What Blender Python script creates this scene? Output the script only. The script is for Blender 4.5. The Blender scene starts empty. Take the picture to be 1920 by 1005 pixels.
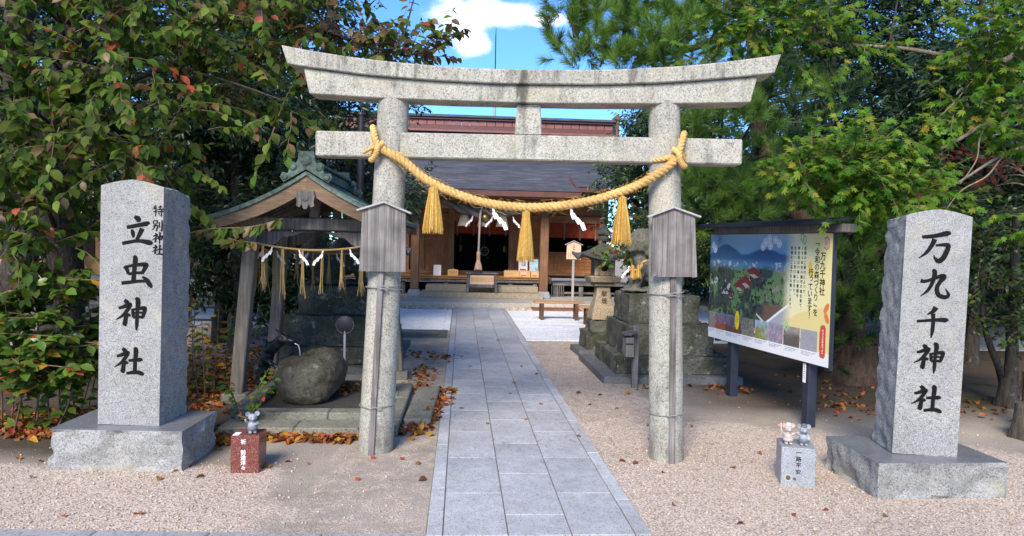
import bpy, bmesh, math, random
import numpy as np
from mathutils import Vector, Matrix, noise

# ------------------------------------------------------------------ camera, sky, sun, exposure
SKYTINT = (.31, .51, .75, 1)
S = bpy.context.scene
COL = S.collection
random.seed(7); RNG = np.random.default_rng(11)
EYE = Vector((0, 0, 1.6)); FPX = 1350.0
YAW, PITCH, ROLL = math.radians(4.0683), math.radians(1.9656), math.radians(1.3)
FW = Vector((math.sin(YAW)*math.cos(PITCH), math.cos(YAW)*math.cos(PITCH), -math.sin(PITCH)))
_r = Vector((math.cos(YAW), -math.sin(YAW), 0)); _u = _r.cross(FW)
RT = _r*math.cos(ROLL) + _u*math.sin(ROLL); UP = -_r*math.sin(ROLL) + _u*math.cos(ROLL)
cam = bpy.data.objects.new('camera', bpy.data.cameras.new('camera')); COL.objects.link(cam)
cam.matrix_world = Matrix(((RT.x, UP.x, -FW.x, EYE.x), (RT.y, UP.y, -FW.y, EYE.y), (RT.z, UP.z, -FW.z, EYE.z), (0, 0, 0, 1)))
cam.data.sensor_width = 36; cam.data.lens = 36*FPX/1920; cam.data.clip_end = 2000; cam.data.clip_start = .05
S.camera = cam
SUN_AZ, SUN_EL = math.radians(-161), math.radians(37)       # azimuth from +Y towards +X
W = bpy.data.worlds.new('World'); S.world = W; W.use_nodes = True
def build_world():
    nt = W.node_tree; nt.nodes.clear(); n = nt.nodes.new; L = nt.links.new
    out = n('ShaderNodeOutputWorld'); bg = n('ShaderNodeBackground'); L(bg.outputs[0], out.inputs[0])
    sky = n('ShaderNodeTexSky'); sky.sky_type = 'NISHITA'; sky.sun_disc = False
    sky.sun_elevation = SUN_EL; sky.sun_rotation = SUN_AZ
    sky.air_density = 1.0; sky.dust_density = .1; sky.ozone_density = 3.0
    bg.inputs['Strength'].default_value = .13
    tc = n('ShaderNodeTexCoord')
    def vm(op, a, b=None):
        x = n('ShaderNodeVectorMath'); x.operation = op; L(a, x.inputs[0])
        if b is not None:
            if isinstance(b, (tuple, Vector)): x.inputs[1].default_value = tuple(b)
            else: L(b, x.inputs[1])
        return x
    def mth(op, a, b=None, clamp=False):
        x = n('ShaderNodeMath'); x.operation = op; x.use_clamp = clamp
        for i, q in enumerate((a, b)):
            if q is None: continue
            if isinstance(q, (int, float)): x.inputs[i].default_value = q
            else: L(q, x.inputs[i])
        return x.outputs[0]
    d = vm('NORMALIZE', tc.outputs['Generated']).outputs[0]
    ns = n('ShaderNodeTexNoise'); ns.inputs['Scale'].default_value = 22; ns.inputs['Detail'].default_value = 7; ns.inputs['Roughness'].default_value = .58
    st = vm('MULTIPLY', d, (1, 1, 1.5)).outputs[0]; L(st, ns.inputs['Vector'])
    tot = None
    # cumulus puffs: direction (through the lens of a telescope: azimuth/elevation in degrees), half sizes in degrees
    for az, el, ra, re in ((-.5, 17.0, 3.4, 2.1), (1.2, 17.6, 3.0, 1.5), (3.4, 17.4, 4.2, 1.25), (6.0, 17.0, 3.4, .8), (.3, 15.4, 2.0, 1.9), (-38, 24, 9, 4), (55, 21, 10, 4), (150, 35, 22, 9), (-140, 30, 18, 8), (95, 45, 15, 8)):
        a, e = math.radians(az), math.radians(el)
        c = Vector((math.sin(a)*math.cos(e), math.cos(a)*math.cos(e), math.sin(e)))
        ax = Vector((math.cos(a), -math.sin(a), 0)); ay = ax.cross(c)*-1
        u = mth('DIVIDE', vm('DOT_PRODUCT', d, ax).outputs['Value'], math.radians(ra))
        v = mth('DIVIDE', vm('DOT_PRODUCT', d, ay).outputs['Value'], math.radians(re))
        f = mth('GREATER_THAN', vm('DOT_PRODUCT', d, c).outputs['Value'], 0)
        q = mth('SUBTRACT', 1.0, mth('SQRT', mth('ADD', mth('MULTIPLY', u, u), mth('MULTIPLY', v, v))), True)
        q = mth('MULTIPLY', q, f)
        tot = q if tot is None else mth('MAXIMUM', tot, q)
    m = mth('ADD', mth('MULTIPLY', tot, 1.15), mth('MULTIPLY', mth('SUBTRACT', ns.outputs[0], .5), 1.5))
    mr = n('ShaderNodeMapRange'); mr.interpolation_type = 'SMOOTHSTEP'
    L(m, mr.inputs[0]); mr.inputs[1].default_value = .10; mr.inputs[2].default_value = .85
    gate = mth('MULTIPLY', mr.outputs[0], mth('MULTIPLY', tot, 6, True))
    tint = n('ShaderNodeMix'); tint.data_type = 'RGBA'; tint.blend_type = 'MULTIPLY'; tint.inputs[0].default_value = 1
    L(sky.outputs[0], tint.inputs[6]); tint.inputs[7].default_value = SKYTINT
    mx = n('ShaderNodeMix'); mx.data_type = 'RGBA'; L(mth('MULTIPLY', gate, .93), mx.inputs[0]); L(tint.outputs[2], mx.inputs[6])
    mx.inputs[7].default_value = (4.6, 4.8, 5.1, 1)
    L(mx.outputs[2], bg.inputs[0])
build_world()
sun = bpy.data.objects.new('sun', bpy.data.lights.new('sun', 'SUN')); COL.objects.link(sun)
sun.data.energy = 2.2; sun.data.angle = math.radians(24); sun.data.color = (1, .89, .74)
_sd = Vector((math.sin(SUN_AZ)*math.cos(SUN_EL), math.cos(SUN_AZ)*math.cos(SUN_EL), math.sin(SUN_EL)))
sun.rotation_euler = _sd.to_track_quat('Z', 'Y').to_euler()
V = S.view_settings; V.view_transform = 'Standard'; V.look = 'None'; V.gamma = 1; V.exposure = 1.55; V.use_curve_mapping = False
S.cycles.use_denoising = True; S.cycles.max_bounces = 7; S.cycles.transparent_max_bounces = 8

def at(px, py, Y):                     # the point of the place that lies on the plane y = Y
    d = FW + RT*((px-960)/FPX) + UP*((502.5-py)/FPX)
    return EYE + d*(Y/d.y)
def gp(px, py, z=0.0):
    d = FW + RT*((px-960)/FPX) + UP*((502.5-py)/FPX)
    return EYE + d*((z-EYE.z)/d.z)

# ------------------------------------------------------------------ mesh helpers
class MB:
    def __init__(s): s.v = []; s.f = []; s.m = []
    def add(s, verts, faces, mi=0, M=None):
        o = len(s.v)
        s.v += [tuple(M @ Vector(p)) if M else tuple(p) for p in verts]
        s.f += [tuple(i+o for i in f) for f in faces]; s.m += [mi]*len(faces); return s
    def box(s, c, size, ch=.004, mi=0, rz=0, M=None, fn=None):
        h = [q/2 for q in size]; ch = min(ch, min(h)*.6); idx = {}; vs = []
        for sx in (-1, 1):
            for sy in (-1, 1):
                for sz in (-1, 1):
                    g = (sx, sy, sz)
                    for a in range(3):
                        p = [g[k]*(h[k]-(0 if k == a else ch)) for k in range(3)]
                        idx[g, a] = len(vs); vs.append(p)
        fs = []
        for a in range(3):
            b, c2 = (a+1) % 3, (a+2) % 3
            for sg in (-1, 1):
                q = []
                for u, w in ((-1, -1), (1, -1), (1, 1), (-1, 1)):
                    g = [0]*3; g[a] = sg; g[b] = u; g[c2] = w; q.append(idx[tuple(g), a])
                fs.append(q if sg > 0 else q[::-1])
            for u in (-1, 1):
                for w in (-1, 1):
                    g0 = [0]*3; g0[b] = u; g0[c2] = w; g1 = list(g0); g0[a] = -1; g1[a] = 1
                    q = [idx[tuple(g0), b], idx[tuple(g1), b], idx[tuple(g1), c2], idx[tuple(g0), c2]]
                    fs.append(q if u*w < 0 else q[::-1])
        for sx in (-1, 1):
            for sy in (-1, 1):
                for sz in (-1, 1):
                    q = [idx[(sx, sy, sz), k] for k in range(3)]; fs.append(q if sx*sy*sz > 0 else q[::-1])
        R = Matrix.Translation(c) @ Matrix.Rotation(rz, 4, 'Z')
        vs = [R @ Vector(p) for p in vs]
        if fn: vs = [fn(p) for p in vs]
        return s.add(vs, fs, mi, M)
    def bb(s, x0, x1, y0, y1, z0, z1, ch=.004, mi=0, M=None, fn=None):
        return s.box(((x0+x1)/2, (y0+y1)/2, (z0+z1)/2), (x1-x0, y1-y0, z1-z0), ch, mi, 0, M, fn)
    def bar(s, a, b, w, h, ch=.004, mi=0, up=(0, 0, 1), w2=None, h2=None):     # square bar from a to b
        a, b = Vector(a), Vector(b); d = (b-a).normalized(); x = d.cross(Vector(up)).normalized(); y = x.cross(d)
        M = Matrix(((x.x, d.x, y.x, (a.x+b.x)/2), (x.y, d.y, y.y, (a.y+b.y)/2), (x.z, d.z, y.z, (a.z+b.z)/2), (0, 0, 0, 1)))
        L = (b-a).length
        fn = None
        if w2:
            def fn(p):
                t = p.y/L+.5; return Vector((p.x*(1+(w2/w-1)*t), p.y, p.z*(1+((h2 or w2)/h-1)*t)))
        return s.box((0, 0, 0), (w, L, h), ch, mi, 0, M, fn)
    def tube(s, pts, r, n=8, mi=0, cap=True, flat=1.0):
        pts = [Vector(p) for p in pts]; k = len(pts)
        rs = r if isinstance(r, (list, tuple)) else [r]*k
        o = len(s.v); prev = None
        for i, p in enumerate(pts):
            d = (pts[min(i+1, k-1)]-pts[max(i-1, 0)])
            if d.length < 1e-9: d = Vector((0, 0, 1))
            d.normalize()
            if prev is None:
                x = d.cross(Vector((0, 0, 1)));
                if x.length < .05: x = d.cross(Vector((0, 1, 0)))
            else: x = prev - d*prev.dot(d)
            x.normalize(); prev = x; y = d.cross(x)
            for j in range(n):
                t = 2*math.pi*j/n
                s.v.append(tuple(p + x*(math.cos(t)*rs[i]) + y*(math.sin(t)*rs[i]*flat)))
        for i in range(k-1):
            for j in range(n):
                s.f.append((o+i*n+j, o+i*n+(j+1) % n, o+(i+1)*n+(j+1) % n, o+(i+1)*n+j)); s.m.append(mi)
        if cap:
            s.f.append(tuple(o+j for j in range(n))[::-1]); s.f.append(tuple(o+(k-1)*n+j for j in range(n))); s.m += [mi, mi]
        return s
    def lathe(s, prof, n=24, c=(0, 0, 0), mi=0, sq=None):
        o = len(s.v); k = len(prof)
        for r, z in prof:
            for j in range(n):
                t = 2*math.pi*(j+.5)/n; f = 1
                s.v.append((c[0]+r*f*math.cos(t), c[1]+r*f*math.sin(t), c[2]+z))
        for i in range(k-1):
            for j in range(n):
                s.f.append((o+i*n+j, o+i*n+(j+1) % n, o+(i+1)*n+(j+1) % n, o+(i+1)*n+j)); s.m.append(mi)
        s.f.append(tuple(o+j for j in range(n))[::-1]); s.f.append(tuple(o+(k-1)*n+j for j in range(n))); s.m += [mi, mi]
        return s
    def prism(s, poly, y0, y1, mi=0, M=None):            # outline in x,z pushed along y
        n = len(poly)
        vs = [(x, y0, z) for x, z in poly]+[(x, y1, z) for x, z in poly]
        fs = [tuple(range(n)), tuple(range(2*n-1, n-1, -1))]+[(i, i+n, (i+1) % n+n, (i+1) % n) for i in range(n)]
        return s.add(vs, fs, mi, M)
    def grid(s, fn, nu, nv, mi=0):                        # fn(u,v) -> point
        o = len(s.v)
        for i in range(nu+1):
            for j in range(nv+1): s.v.append(tuple(fn(i/nu, j/nv)))
        for i in range(nu):
            for j in range(nv):
                a = o+i*(nv+1)+j; s.f.append((a, a+nv+1, a+nv+2, a+1)); s.m.append(mi)
        return s
    def mesh(s, name, mats, smooth=None, fix=True):
        me = bpy.data.meshes.new(name); me.from_pydata(s.v, [], s.f)
        for m in (mats if isinstance(mats, (list, tuple)) else [mats]): me.materials.append(m)
        me.polygons.foreach_set('material_index', s.m)
        if fix:
            b = bmesh.new(); b.from_mesh(me); bmesh.ops.recalc_face_normals(b, faces=b.faces); b.to_mesh(me); b.free()
        if smooth:
            me.polygons.foreach_set('use_smooth', [True]*len(me.polygons)); me.set_sharp_from_angle(angle=math.radians(smooth))
        me.update(); return me
    def build(s, name, mats, parent=None, smooth=None, fix=True, loc=None):
        return link(name, s.mesh(name, mats, smooth, fix), parent, loc)
def link(name, me, parent=None, loc=None, kind=None):
    o = bpy.data.objects.new(name, me); COL.objects.link(o)
    if parent: o.parent = parent
    if loc is not None: o.location = loc
    if kind: o['kind'] = kind
    return o
def tag(o, label=None, cat=None, group=None, kind=None):
    if label: o['label'] = label
    if cat: o['category'] = cat
    if group: o['group'] = group
    if kind: o['kind'] = kind
    return o
def thing(name, label, cat, loc=(0, 0, 0), rz=0, group=None):
    o = bpy.data.objects.new(name, None); COL.objects.link(o); o.empty_display_size = .1
    o.location = loc; o.rotation_euler = (0, 0, rz); return tag(o, label, cat, group)
def clone(root, loc, rz=None, label=None, scale=None):
    r = root.copy(); COL.objects.link(r); r.location = loc
    if rz is not None: r.rotation_euler = (0, 0, rz)
    if label: r['label'] = label
    if scale: r.scale = scale
    for ch in list(root.children):
        c = ch.copy(); COL.objects.link(c); c.parent = r
        for g in list(ch.children):
            d = g.copy(); COL.objects.link(d); d.parent = c
    return r
def raw(name, verts, faces_idx, loop_start, mats, midx=None, smooth=False):   # fast numpy mesh
    me = bpy.data.meshes.new(name)
    nv, nl, nf = len(verts), len(faces_idx), len(loop_start)
    me.vertices.add(nv); me.vertices.foreach_set('co', np.asarray(verts, np.float32).ravel())
    me.loops.add(nl); me.loops.foreach_set('vertex_index', np.asarray(faces_idx, np.int32))
    me.polygons.add(nf); me.polygons.foreach_set('loop_start', np.asarray(loop_start, np.int32))
    for m in mats: me.materials.append(m)
    if midx is not None: me.polygons.foreach_set('material_index', np.asarray(midx, np.int32))
    if smooth: me.polygons.foreach_set('use_smooth', np.ones(nf, bool))
    me.update(calc_edges=True); me.validate(); return me
def scatter(name, base_v, base_f, P, R, sc, mats, midx=None, smooth=False):
    """joined copies of one little mesh: positions P (n,3), rotations R (n,3,3), scales sc (n,) or (n,3)"""
    n = len(P); bv = np.asarray(base_v, float); k = len(bv)
    sc = np.asarray(sc, float); sc = sc[:, None, None] if sc.ndim == 1 else sc[:, None, :]
    v = np.einsum('nij,nkj->nki', R, bv[None]*sc)+P[:, None, :]
    fl = np.concatenate([np.asarray(f) for f in base_f]); ln = np.array([len(f) for f in base_f]); st = np.concatenate([[0], np.cumsum(ln)[:-1]])
    fi = (fl[None]+np.arange(n)[:, None]*k).ravel(); ls = (st[None]+np.arange(n)[:, None]*len(fl)).ravel()
    mi = None if midx is None else np.repeat(midx, len(base_f))
    return raw(name, v.reshape(-1, 3), fi, ls, mats, mi, smooth)
def frames(d, up=None):                   # rotation matrices whose +y follows d (n,3), +z near up
    d = d/np.linalg.norm(d, axis=1, keepdims=True)
    up = np.tile([0, 0, 1.], (len(d), 1)) if up is None else up
    x = np.cross(d, up); l = np.linalg.norm(x, axis=1, keepdims=True); x = np.where(l < 1e-4, [1., 0, 0], x/np.maximum(l, 1e-6))
    z = np.cross(x, d); return np.stack([x, d, z], axis=2)
def blob(name, parts, voxel, mats, parent=None, amp=0, freq=3, smooth_it=3, loc=None, seed=0):
    """one continuous body grown from overlapping ellipsoids and limbs: ('e', centre, radii[, rotation euler]) / ('c', a, b, ra, rb)"""
    b = bmesh.new()
    for p in parts:
        if p[0] == 'e':
            M = Matrix.Translation(p[1])
            if len(p) > 3: M = M @ Matrix.Rotation(p[3][2], 4, 'Z') @ Matrix.Rotation(p[3][1], 4, 'Y') @ Matrix.Rotation(p[3][0], 4, 'X')
            M = M @ Matrix.Diagonal((*p[2], 1)); bmesh.ops.create_icosphere(b, subdivisions=3, radius=1, matrix=M)
        else:
            a, c = Vector(p[1]), Vector(p[2]); n = max(3, int((c-a).length/(min(p[3], p[4])*.5))+1)
            for i in range(n+1):
                t = i/n; r = p[3]+(p[4]-p[3])*t
                bmesh.ops.create_icosphere(b, subdivisions=2, radius=r, matrix=Matrix.Translation(a.lerp(c, t)))
    me = bpy.data.meshes.new(name); b.to_mesh(me); b.free()
    o = bpy.data.objects.new(name, me); COL.objects.link(o)
    m = o.modifiers.new('r', 'REMESH'); m.mode = 'VOXEL'; m.voxel_size = voxel
    if smooth_it: k = o.modifiers.new('s', 'SMOOTH'); k.iterations = smooth_it; k.factor = .5
    dg = bpy.context.evaluated_depsgraph_get(); dg.update()
    m2 = bpy.data.meshes.new_from_object(o.evaluated_get(dg)); bpy.data.objects.remove(o); bpy.data.meshes.remove(me)
    m2.name = name; m2.materials.clear()
    for q in (mats if isinstance(mats, (list, tuple)) else [mats]): m2.materials.append(q)
    if amp:
        m2.update(); nv = [v.normal.copy() for v in m2.vertices]
        for v, nn in zip(m2.vertices, nv): v.co += nn*(noise.fractal(v.co*freq+Vector((seed*7.1, 0, 0)), .9, 2.1, 4)*amp)
    m2.polygons.foreach_set('use_smooth', [True]*len(m2.polygons)); m2.update()
    return link(name, m2, parent, loc)
def rough_block(name, size, div, amp, mat_, parent, smooth_faces=('top',), top=None, loc=None, fn=None, freq=6, seed=0):
    """stone block, z from 0 to size[2]; split faces are broken, listed faces stay sawn; fn reshapes points first"""
    sx, sy, sz = size; nx, ny, nz = [max(1, int(round(q/div))) for q in size]; vi = {}; vs = []; fs = []
    def vid(i, j, k):
        if (i, j, k) not in vi: vi[i, j, k] = len(vs); vs.append((i/nx, j/ny, k/nz))
        return vi[i, j, k]
    for i in range(nx):
        for j in range(ny):
            for k in (0, nz): fs.append([vid(i, j, k), vid(i+1, j, k), vid(i+1, j+1, k), vid(i, j+1, k)])
    for i in range(nx):
        for k in range(nz):
            for j in (0, ny): fs.append([vid(i, j, k), vid(i+1, j, k), vid(i+1, j, k+1), vid(i, j, k+1)])
    for j in range(ny):
        for k in range(nz):
            for i in (0, nx): fs.append([vid(i, j, k), vid(i, j+1, k), vid(i, j+1, k+1), vid(i, j, k+1)])
    out = []
    for u, v, w in vs:
        p = Vector(((u-.5)*sx, (v-.5)*sy, w*sz)); d = 9
        dist = dict(front=v*sy, back=(1-v)*sy, left=u*sx, right=(1-u)*sx, top=(1-w)*sz, bottom=w*sz)
        for f in smooth_faces: d = min(d, dist[f])
        k = min(1, d/.018)
        nrm = Vector((0, 0, 0))
        if u == 0: nrm.x -= 1
        if u == 1: nrm.x += 1
        if v == 0: nrm.y -= 1
        if v == 1: nrm.y += 1
        if w == 1 and 'top' not in smooth_faces: nrm.z += 1
        q = p+Vector((seed*5.3, seed*1.7, 0))
        a = noise.fractal(q*freq, .8, 2.1, 4)-.35 + .5*abs(noise.noise(q*freq*2.3))
        if fn: p = fn(p, u, v, w)
        out.append(p+nrm*(a*amp*k))
    me = bpy.data.meshes.new(name); me.from_pydata(out, [], fs)
    b = bmesh.new(); b.from_mesh(me); bmesh.ops.recalc_face_normals(b, faces=b.faces); b.to_mesh(me); b.free()
    me.materials.append(mat_); me.polygons.foreach_set('use_smooth', [True]*len(me.polygons)); me.set_sharp_from_angle(angle=math.radians(28))
    return link(name, me, parent, loc)

# ------------------------------------------------------------------ materials
class NT:
    def __init__(s, name):
        s.mat = bpy.data.materials.new(name); s.mat.use_nodes = True; s.t = s.mat.node_tree; s.t.nodes.clear()
        s.out = s.n('ShaderNodeOutputMaterial'); s.b = s.n('ShaderNodeBsdfPrincipled'); s.l(s.b.outputs[0], s.out.inputs[0])
        s.tc = s.n('ShaderNodeTexCoord')
    def n(s, k): return s.t.nodes.new(k)
    def l(s, a, b): s.t.links.new(a, b)
    def set(s, sock, v):
        if isinstance(v, bpy.types.NodeSocket): s.l(v, sock)
        else: sock.default_value = v
    def pos(s, sc=(1, 1, 1), coord='Object', rnd=False):
        m = s.n('ShaderNodeMapping'); s.l(s.tc.outputs[coord], m.inputs[0]); m.inputs['Scale'].default_value = sc
        if rnd:
            oi = s.n('ShaderNodeObjectInfo'); v = s.n('ShaderNodeVectorMath'); v.operation = 'SCALE'
            v.inputs[0].default_value = (17, 9, 13); s.l(oi.outputs['Random'], v.inputs['Scale']); s.l(v.outputs[0], m.inputs[1])
        return m.outputs[0]
    def noise(s, vec, scale, detail=3, rough=.55, dist=0):
        x = s.n('ShaderNodeTexNoise'); s.l(vec, x.inputs['Vector']); x.inputs['Scale'].default_value = scale
        x.inputs['Detail'].default_value = detail; x.inputs['Roughness'].default_value = rough; x.inputs['Distortion'].default_value = dist; return x.outputs[0]
    def vor(s, vec, scale, feat='F1', out='Distance'):
        x = s.n('ShaderNodeTexVoronoi'); x.feature = feat; s.l(vec, x.inputs['Vector']); x.inputs['Scale'].default_value = scale; return x.outputs[out]
    def ramp(s, f, stops, interp='LINEAR'):
        x = s.n('ShaderNodeValToRGB'); s.l(f, x.inputs[0]); c = x.color_ramp; c.interpolation = interp
        while len(c.elements) < len(stops): c.elements.new(.5)
        for e, (p, col) in zip(c.elements, stops):
            e.position = p; e.color = (col, col, col, 1) if isinstance(col, (int, float)) else (*col[:3], 1)
        return x.outputs[0]
    def mix(s, f, a, b, mode='MIX'):
        x = s.n('ShaderNodeMix'); x.data_type = 'RGBA'; x.blend_type = mode
        s.set(x.inputs[0], f)
        for i, q in ((6, a), (7, b)):
            if isinstance(q, (tuple, list)): q = (*q[:3], 1)
            s.set(x.inputs[i], q)
        return x.outputs[2]
    def math(s, op, a, b=None, clamp=False):
        x = s.n('ShaderNodeMath'); x.operation = op; x.use_clamp = clamp; s.set(x.inputs[0], a)
        if b is not None: s.set(x.inputs[1], b)
        return x.outputs[0]
    def bump(s, h, strength=.3, dist=.01, prev=None):
        x = s.n('ShaderNodeBump'); s.l(h, x.inputs['Height']); x.inputs['Strength'].default_value = strength; x.inputs['Distance'].default_value = dist
        if prev is not None: s.l(prev, x.inputs['Normal'])
        s.l(x.outputs[0], s.b.inputs['Normal']); return x.outputs[0]
    def fin(s, col=None, rough=.8, spec=.4, metal=0, coat=0):
        if col is not None: s.set(s.b.inputs['Base Color'], (*col[:3], 1) if isinstance(col, (tuple, list)) else col)
        s.set(s.b.inputs['Roughness'], rough); s.b.inputs['Specular IOR Level'].default_value = spec; s.b.inputs['Metallic'].default_value = metal
        if coat: s.b.inputs['Coat Weight'].default_value = coat
        return s.mat
def mul(c, k): return tuple(q*k for q in c)
def m_granite(name, base, lo=.35, hi=1.35, sc=150, tint=None, stain=0, rough=.8, bump=.25, moss=0, spec=.4, big=.18, vary=0, gate=0):
    t = NT(name); p = t.pos(rnd=True)
    g = t.noise(p, sc, 2, .7); c = t.ramp(g, [(.33, mul(base, lo)), (.47, mul(base, .85)), (.56, base), (.7, mul(base, hi))])
    v = t.vor(p, sc*.9, out='Color'); bw = t.n('ShaderNodeRGBToBW'); t.l(v, bw.inputs[0])
    c = t.mix(t.ramp(bw.outputs[0], [(.2, .55), (.3, 0)]), c, mul(base, .22))
    if tint: c = t.mix(t.ramp(bw.outputs[0], [(.72, 0), (.8, .6)]), c, tint)
    md = t.noise(p, 13, 4, .65); c = t.mix(1.0, c, t.ramp(md, [(.3, .86), (.7, 1.10)]), 'MULTIPLY')
    b = t.noise(p, 2.2, 4); c = t.mix(1.0, c, t.ramp(b, [(.25, 1-big), (.75, 1+big*.6)]), 'MULTIPLY')
    if stain:
        s1 = t.noise(t.pos((3.5, 3.5, .55), rnd=True), 2.2, 5, .65); s2 = t.noise(p, 5, 5, .7)
        f = t.math('MULTIPLY', t.ramp(s1, [(.5, 0), (.72, 1)]), t.ramp(s2, [(.38, .15), (.62, 1)]))
        c = t.mix(t.math('MULTIPLY', f, stain), c, (.045, .042, .036))
        f2 = t.ramp(t.noise(p, 3.1, 4, .6), [(.56, 0), (.72, .45)]); c = t.mix(f2, c, mul((.44, .40, .27), .9))
    if moss:
        f = t.ramp(t.noise(p, 3.4, 6, .72), [(.42, 0), (.58, 1)]); c = t.mix(t.math('MULTIPLY', f, moss), c, (.035, .04, .022))
        f = t.ramp(t.noise(p, 9, 5, .7), [(.6, 0), (.66, 1)]); c = t.mix(t.math('MULTIPLY', f, moss*.8), c, (.33, .34, .27))
    if vary:
        oi = t.n('ShaderNodeObjectInfo'); c = t.mix(1.0, c, t.ramp(oi.outputs['Random'], [(0, 1-vary), (1, 1+vary)]), 'MULTIPLY')
        f = t.math('MULTIPLY', t.ramp(t.noise(t.pos(rnd=True), 2.4, 5, .7), [(.54, 0), (.7, 1)]), vary*3.2, True); c = t.mix(f, c, mul(base, .55))
        f = t.math('MULTIPLY', t.ramp(t.noise(t.pos(rnd=True), 5.5, 6, .75), [(.57, 0), (.66, 1)]), vary*2.4, True); c = t.mix(f, c, (.30, .27, .22))
    if gate:          # grime that has run down from the joint in the middle of the lintels, dark top edge, foot grime
        x = t.n('ShaderNodeSeparateXYZ'); t.l(t.tc.outputs['Object'], x.inputs[0]); X, Z = x.outputs['X'], x.outputs['Z']
        nn = t.math('MULTIPLY', t.math('SUBTRACT', t.noise(t.pos((14, 14, 5)), 1, 4, .7), .5), .16)
        ax = t.math('ABSOLUTE', t.math('ADD', t.math('ADD', X, .045), nn))
        f = t.math('MULTIPLY', t.ramp(ax, [(.008, 1), (.05, 0)]), t.ramp(t.math('SUBTRACT', Z, 2.0), [(.40, 0), (.66, .85), (.9, .8)])); c = t.mix(f, c, (.05, .042, .03))
        st_ = t.noise(t.pos((16, 16, .9)), 1.0, 5, .6); zt = t.ramp(t.math('SUBTRACT', Z, 2.0), [(.70, 0), (.80, 1)])
        f = t.math('MULTIPLY', t.math('MULTIPLY', t.ramp(st_, [(.54, 0), (.68, 1)]), zt), .65); c = t.mix(f, c, (.07, .062, .052))
        f = t.math('MULTIPLY', t.ramp(Z, [(.0, 1), (.35, 0)]), t.ramp(t.noise(p, 6, 5, .7), [(.35, .2), (.65, .8)])); c = t.mix(t.math('MULTIPLY', f, .6), c, (.13, .12, .095))
        f = t.ramp(t.noise(p, 26, 4, .6), [(.64, 0), (.70, .7)]); c = t.mix(f, c, (.10, .10, .085))
    t.bump(g, bump, .004, t.bump(b, .2, .03)); return t.fin(c, rough, spec)
def m_wood(name, a, b, grain=(60, 60, 3), rough=.75, knots=.0, bump=.25, spec=.3, streak=.5):
    t = NT(name); p = t.pos(grain, rnd=True)
    g = t.noise(p, 1, 5, .65, .4); c = t.ramp(g, [(.3, a), (.52, tuple((x+y)/2 for x, y in zip(a, b))), (.7, b)])
    w = t.noise(t.pos(rnd=True), 3.0, 4, .6); c = t.mix(1.0, c, t.ramp(w, [(.3, 1-streak*.6), (.7, 1+streak*.35)]), 'MULTIPLY')
    t.bump(g, bump, .004); return t.fin(c, rough, spec)
def m_plain(name, col, rough=.6, var=.12, sc=8, spec=.4, metal=0, bump=0, coat=0):
    t = NT(name); g = t.noise(t.pos(rnd=True), sc, 5, .6); c = t.mix(1.0, col, t.ramp(g, [(.3, 1-var), (.7, 1+var)]), 'MULTIPLY')
    if bump: t.bump(g, bump, .01)
    return t.fin(c, rough, spec, metal, coat)
def m_leaf(name, cols, rough=.45, trans=.35, spec=.35, vary=.35):
    """two-sided leaf: colour differs from leaf to leaf; some light comes through"""
    t = NT(name); geo = t.n('ShaderNodeNewGeometry'); oi = t.n('ShaderNodeObjectInfo')
    r = t.math('FRACT', t.math('ADD', geo.outputs['Random Per Island'], oi.outputs['Random']))
    k = len(cols); c = t.ramp(r, [(i/max(1, k-1), q) for i, q in enumerate(cols)], 'LINEAR')
    r2 = t.math('FRACT', t.math('MULTIPLY', r, 37.7)); c = t.mix(1.0, c, t.ramp(r2, [(0, 1-vary), (1, 1+vary)]), 'MULTIPLY')
    n = t.noise(t.pos(), 60, 3); c = t.mix(1.0, c, t.ramp(n, [(.3, .8), (.7, 1.15)]), 'MULTIPLY')
    t.fin(c, rough, spec)
    tr = t.n('ShaderNodeBsdfTranslucent'); cc = t.mix(1.0, c, (1.25, 1.3, .6), 'MULTIPLY'); t.l(cc, tr.inputs[0])
    mx = t.n('ShaderNodeMixShader'); mx.inputs[0].default_value = trans; t.l(t.b.outputs[0], mx.inputs[1]); t.l(tr.outputs[0], mx.inputs[2]); t.l(mx.outputs[0], t.out.inputs[0])
    return t.mat
def m_bark(name, a, b, sc=1.0, lichen=0):
    t = NT(name); g = t.noise(t.pos((26*sc, 26*sc, 7*sc)), 1, 6, .7, .6); c = t.ramp(g, [(.3, a), (.7, b)])
    if lichen: c = t.mix(t.math('MULTIPLY', t.ramp(t.noise(t.pos(), 14, 5, .7), [(.6, 0), (.68, 1)]), lichen), c, (.22, .23, .2))
    t.bump(g, .7, .02); return t.fin(c, .95, .15)
M = {}
M['torii'] = m_granite('granite_weathered', (.42, .40, .34), .56, 1.24, 120, stain=.9, bump=.45, gate=1)
M['stele'] = m_granite('granite_grey', (.325, .322, .315), .5, 1.35, 170, bump=.2, big=.12, stain=.12)
M['stele_rough'] = m_granite('granite_split', (.32, .318, .31), .55, 1.35, 120, stain=.45, bump=.5)
M['polish'] = m_granite('granite_polished', (.20, .21, .225), .5, 1.3, 190, rough=.32, bump=.02, spec=.5)
M['red_granite'] = m_granite('granite_red', (.20, .058, .045), .4, 1.6, 170, tint=(.33, .17, .15), rough=.25, bump=.02, spec=.55, big=.06)
M['block_granite'] = m_granite('granite_blue_grey', (.33, .35, .37), .4, 1.35, 190, rough=.4, bump=.05, big=.06)
M['slab'] = m_granite('granite_paving', (.46, .47, .485), .74, 1.15, 170, bump=.25, big=.2, vary=.11)
M['tile'] = m_granite('paving_white', (.84, .86, .88), .9, 1.06, 120, bump=.15, big=.1, vary=.05)
M['paver'] = m_granite('paver_green_grey', (.15, .16, .12), .7, 1.2, 110, bump=.3, big=.3, vary=.15)
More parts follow.
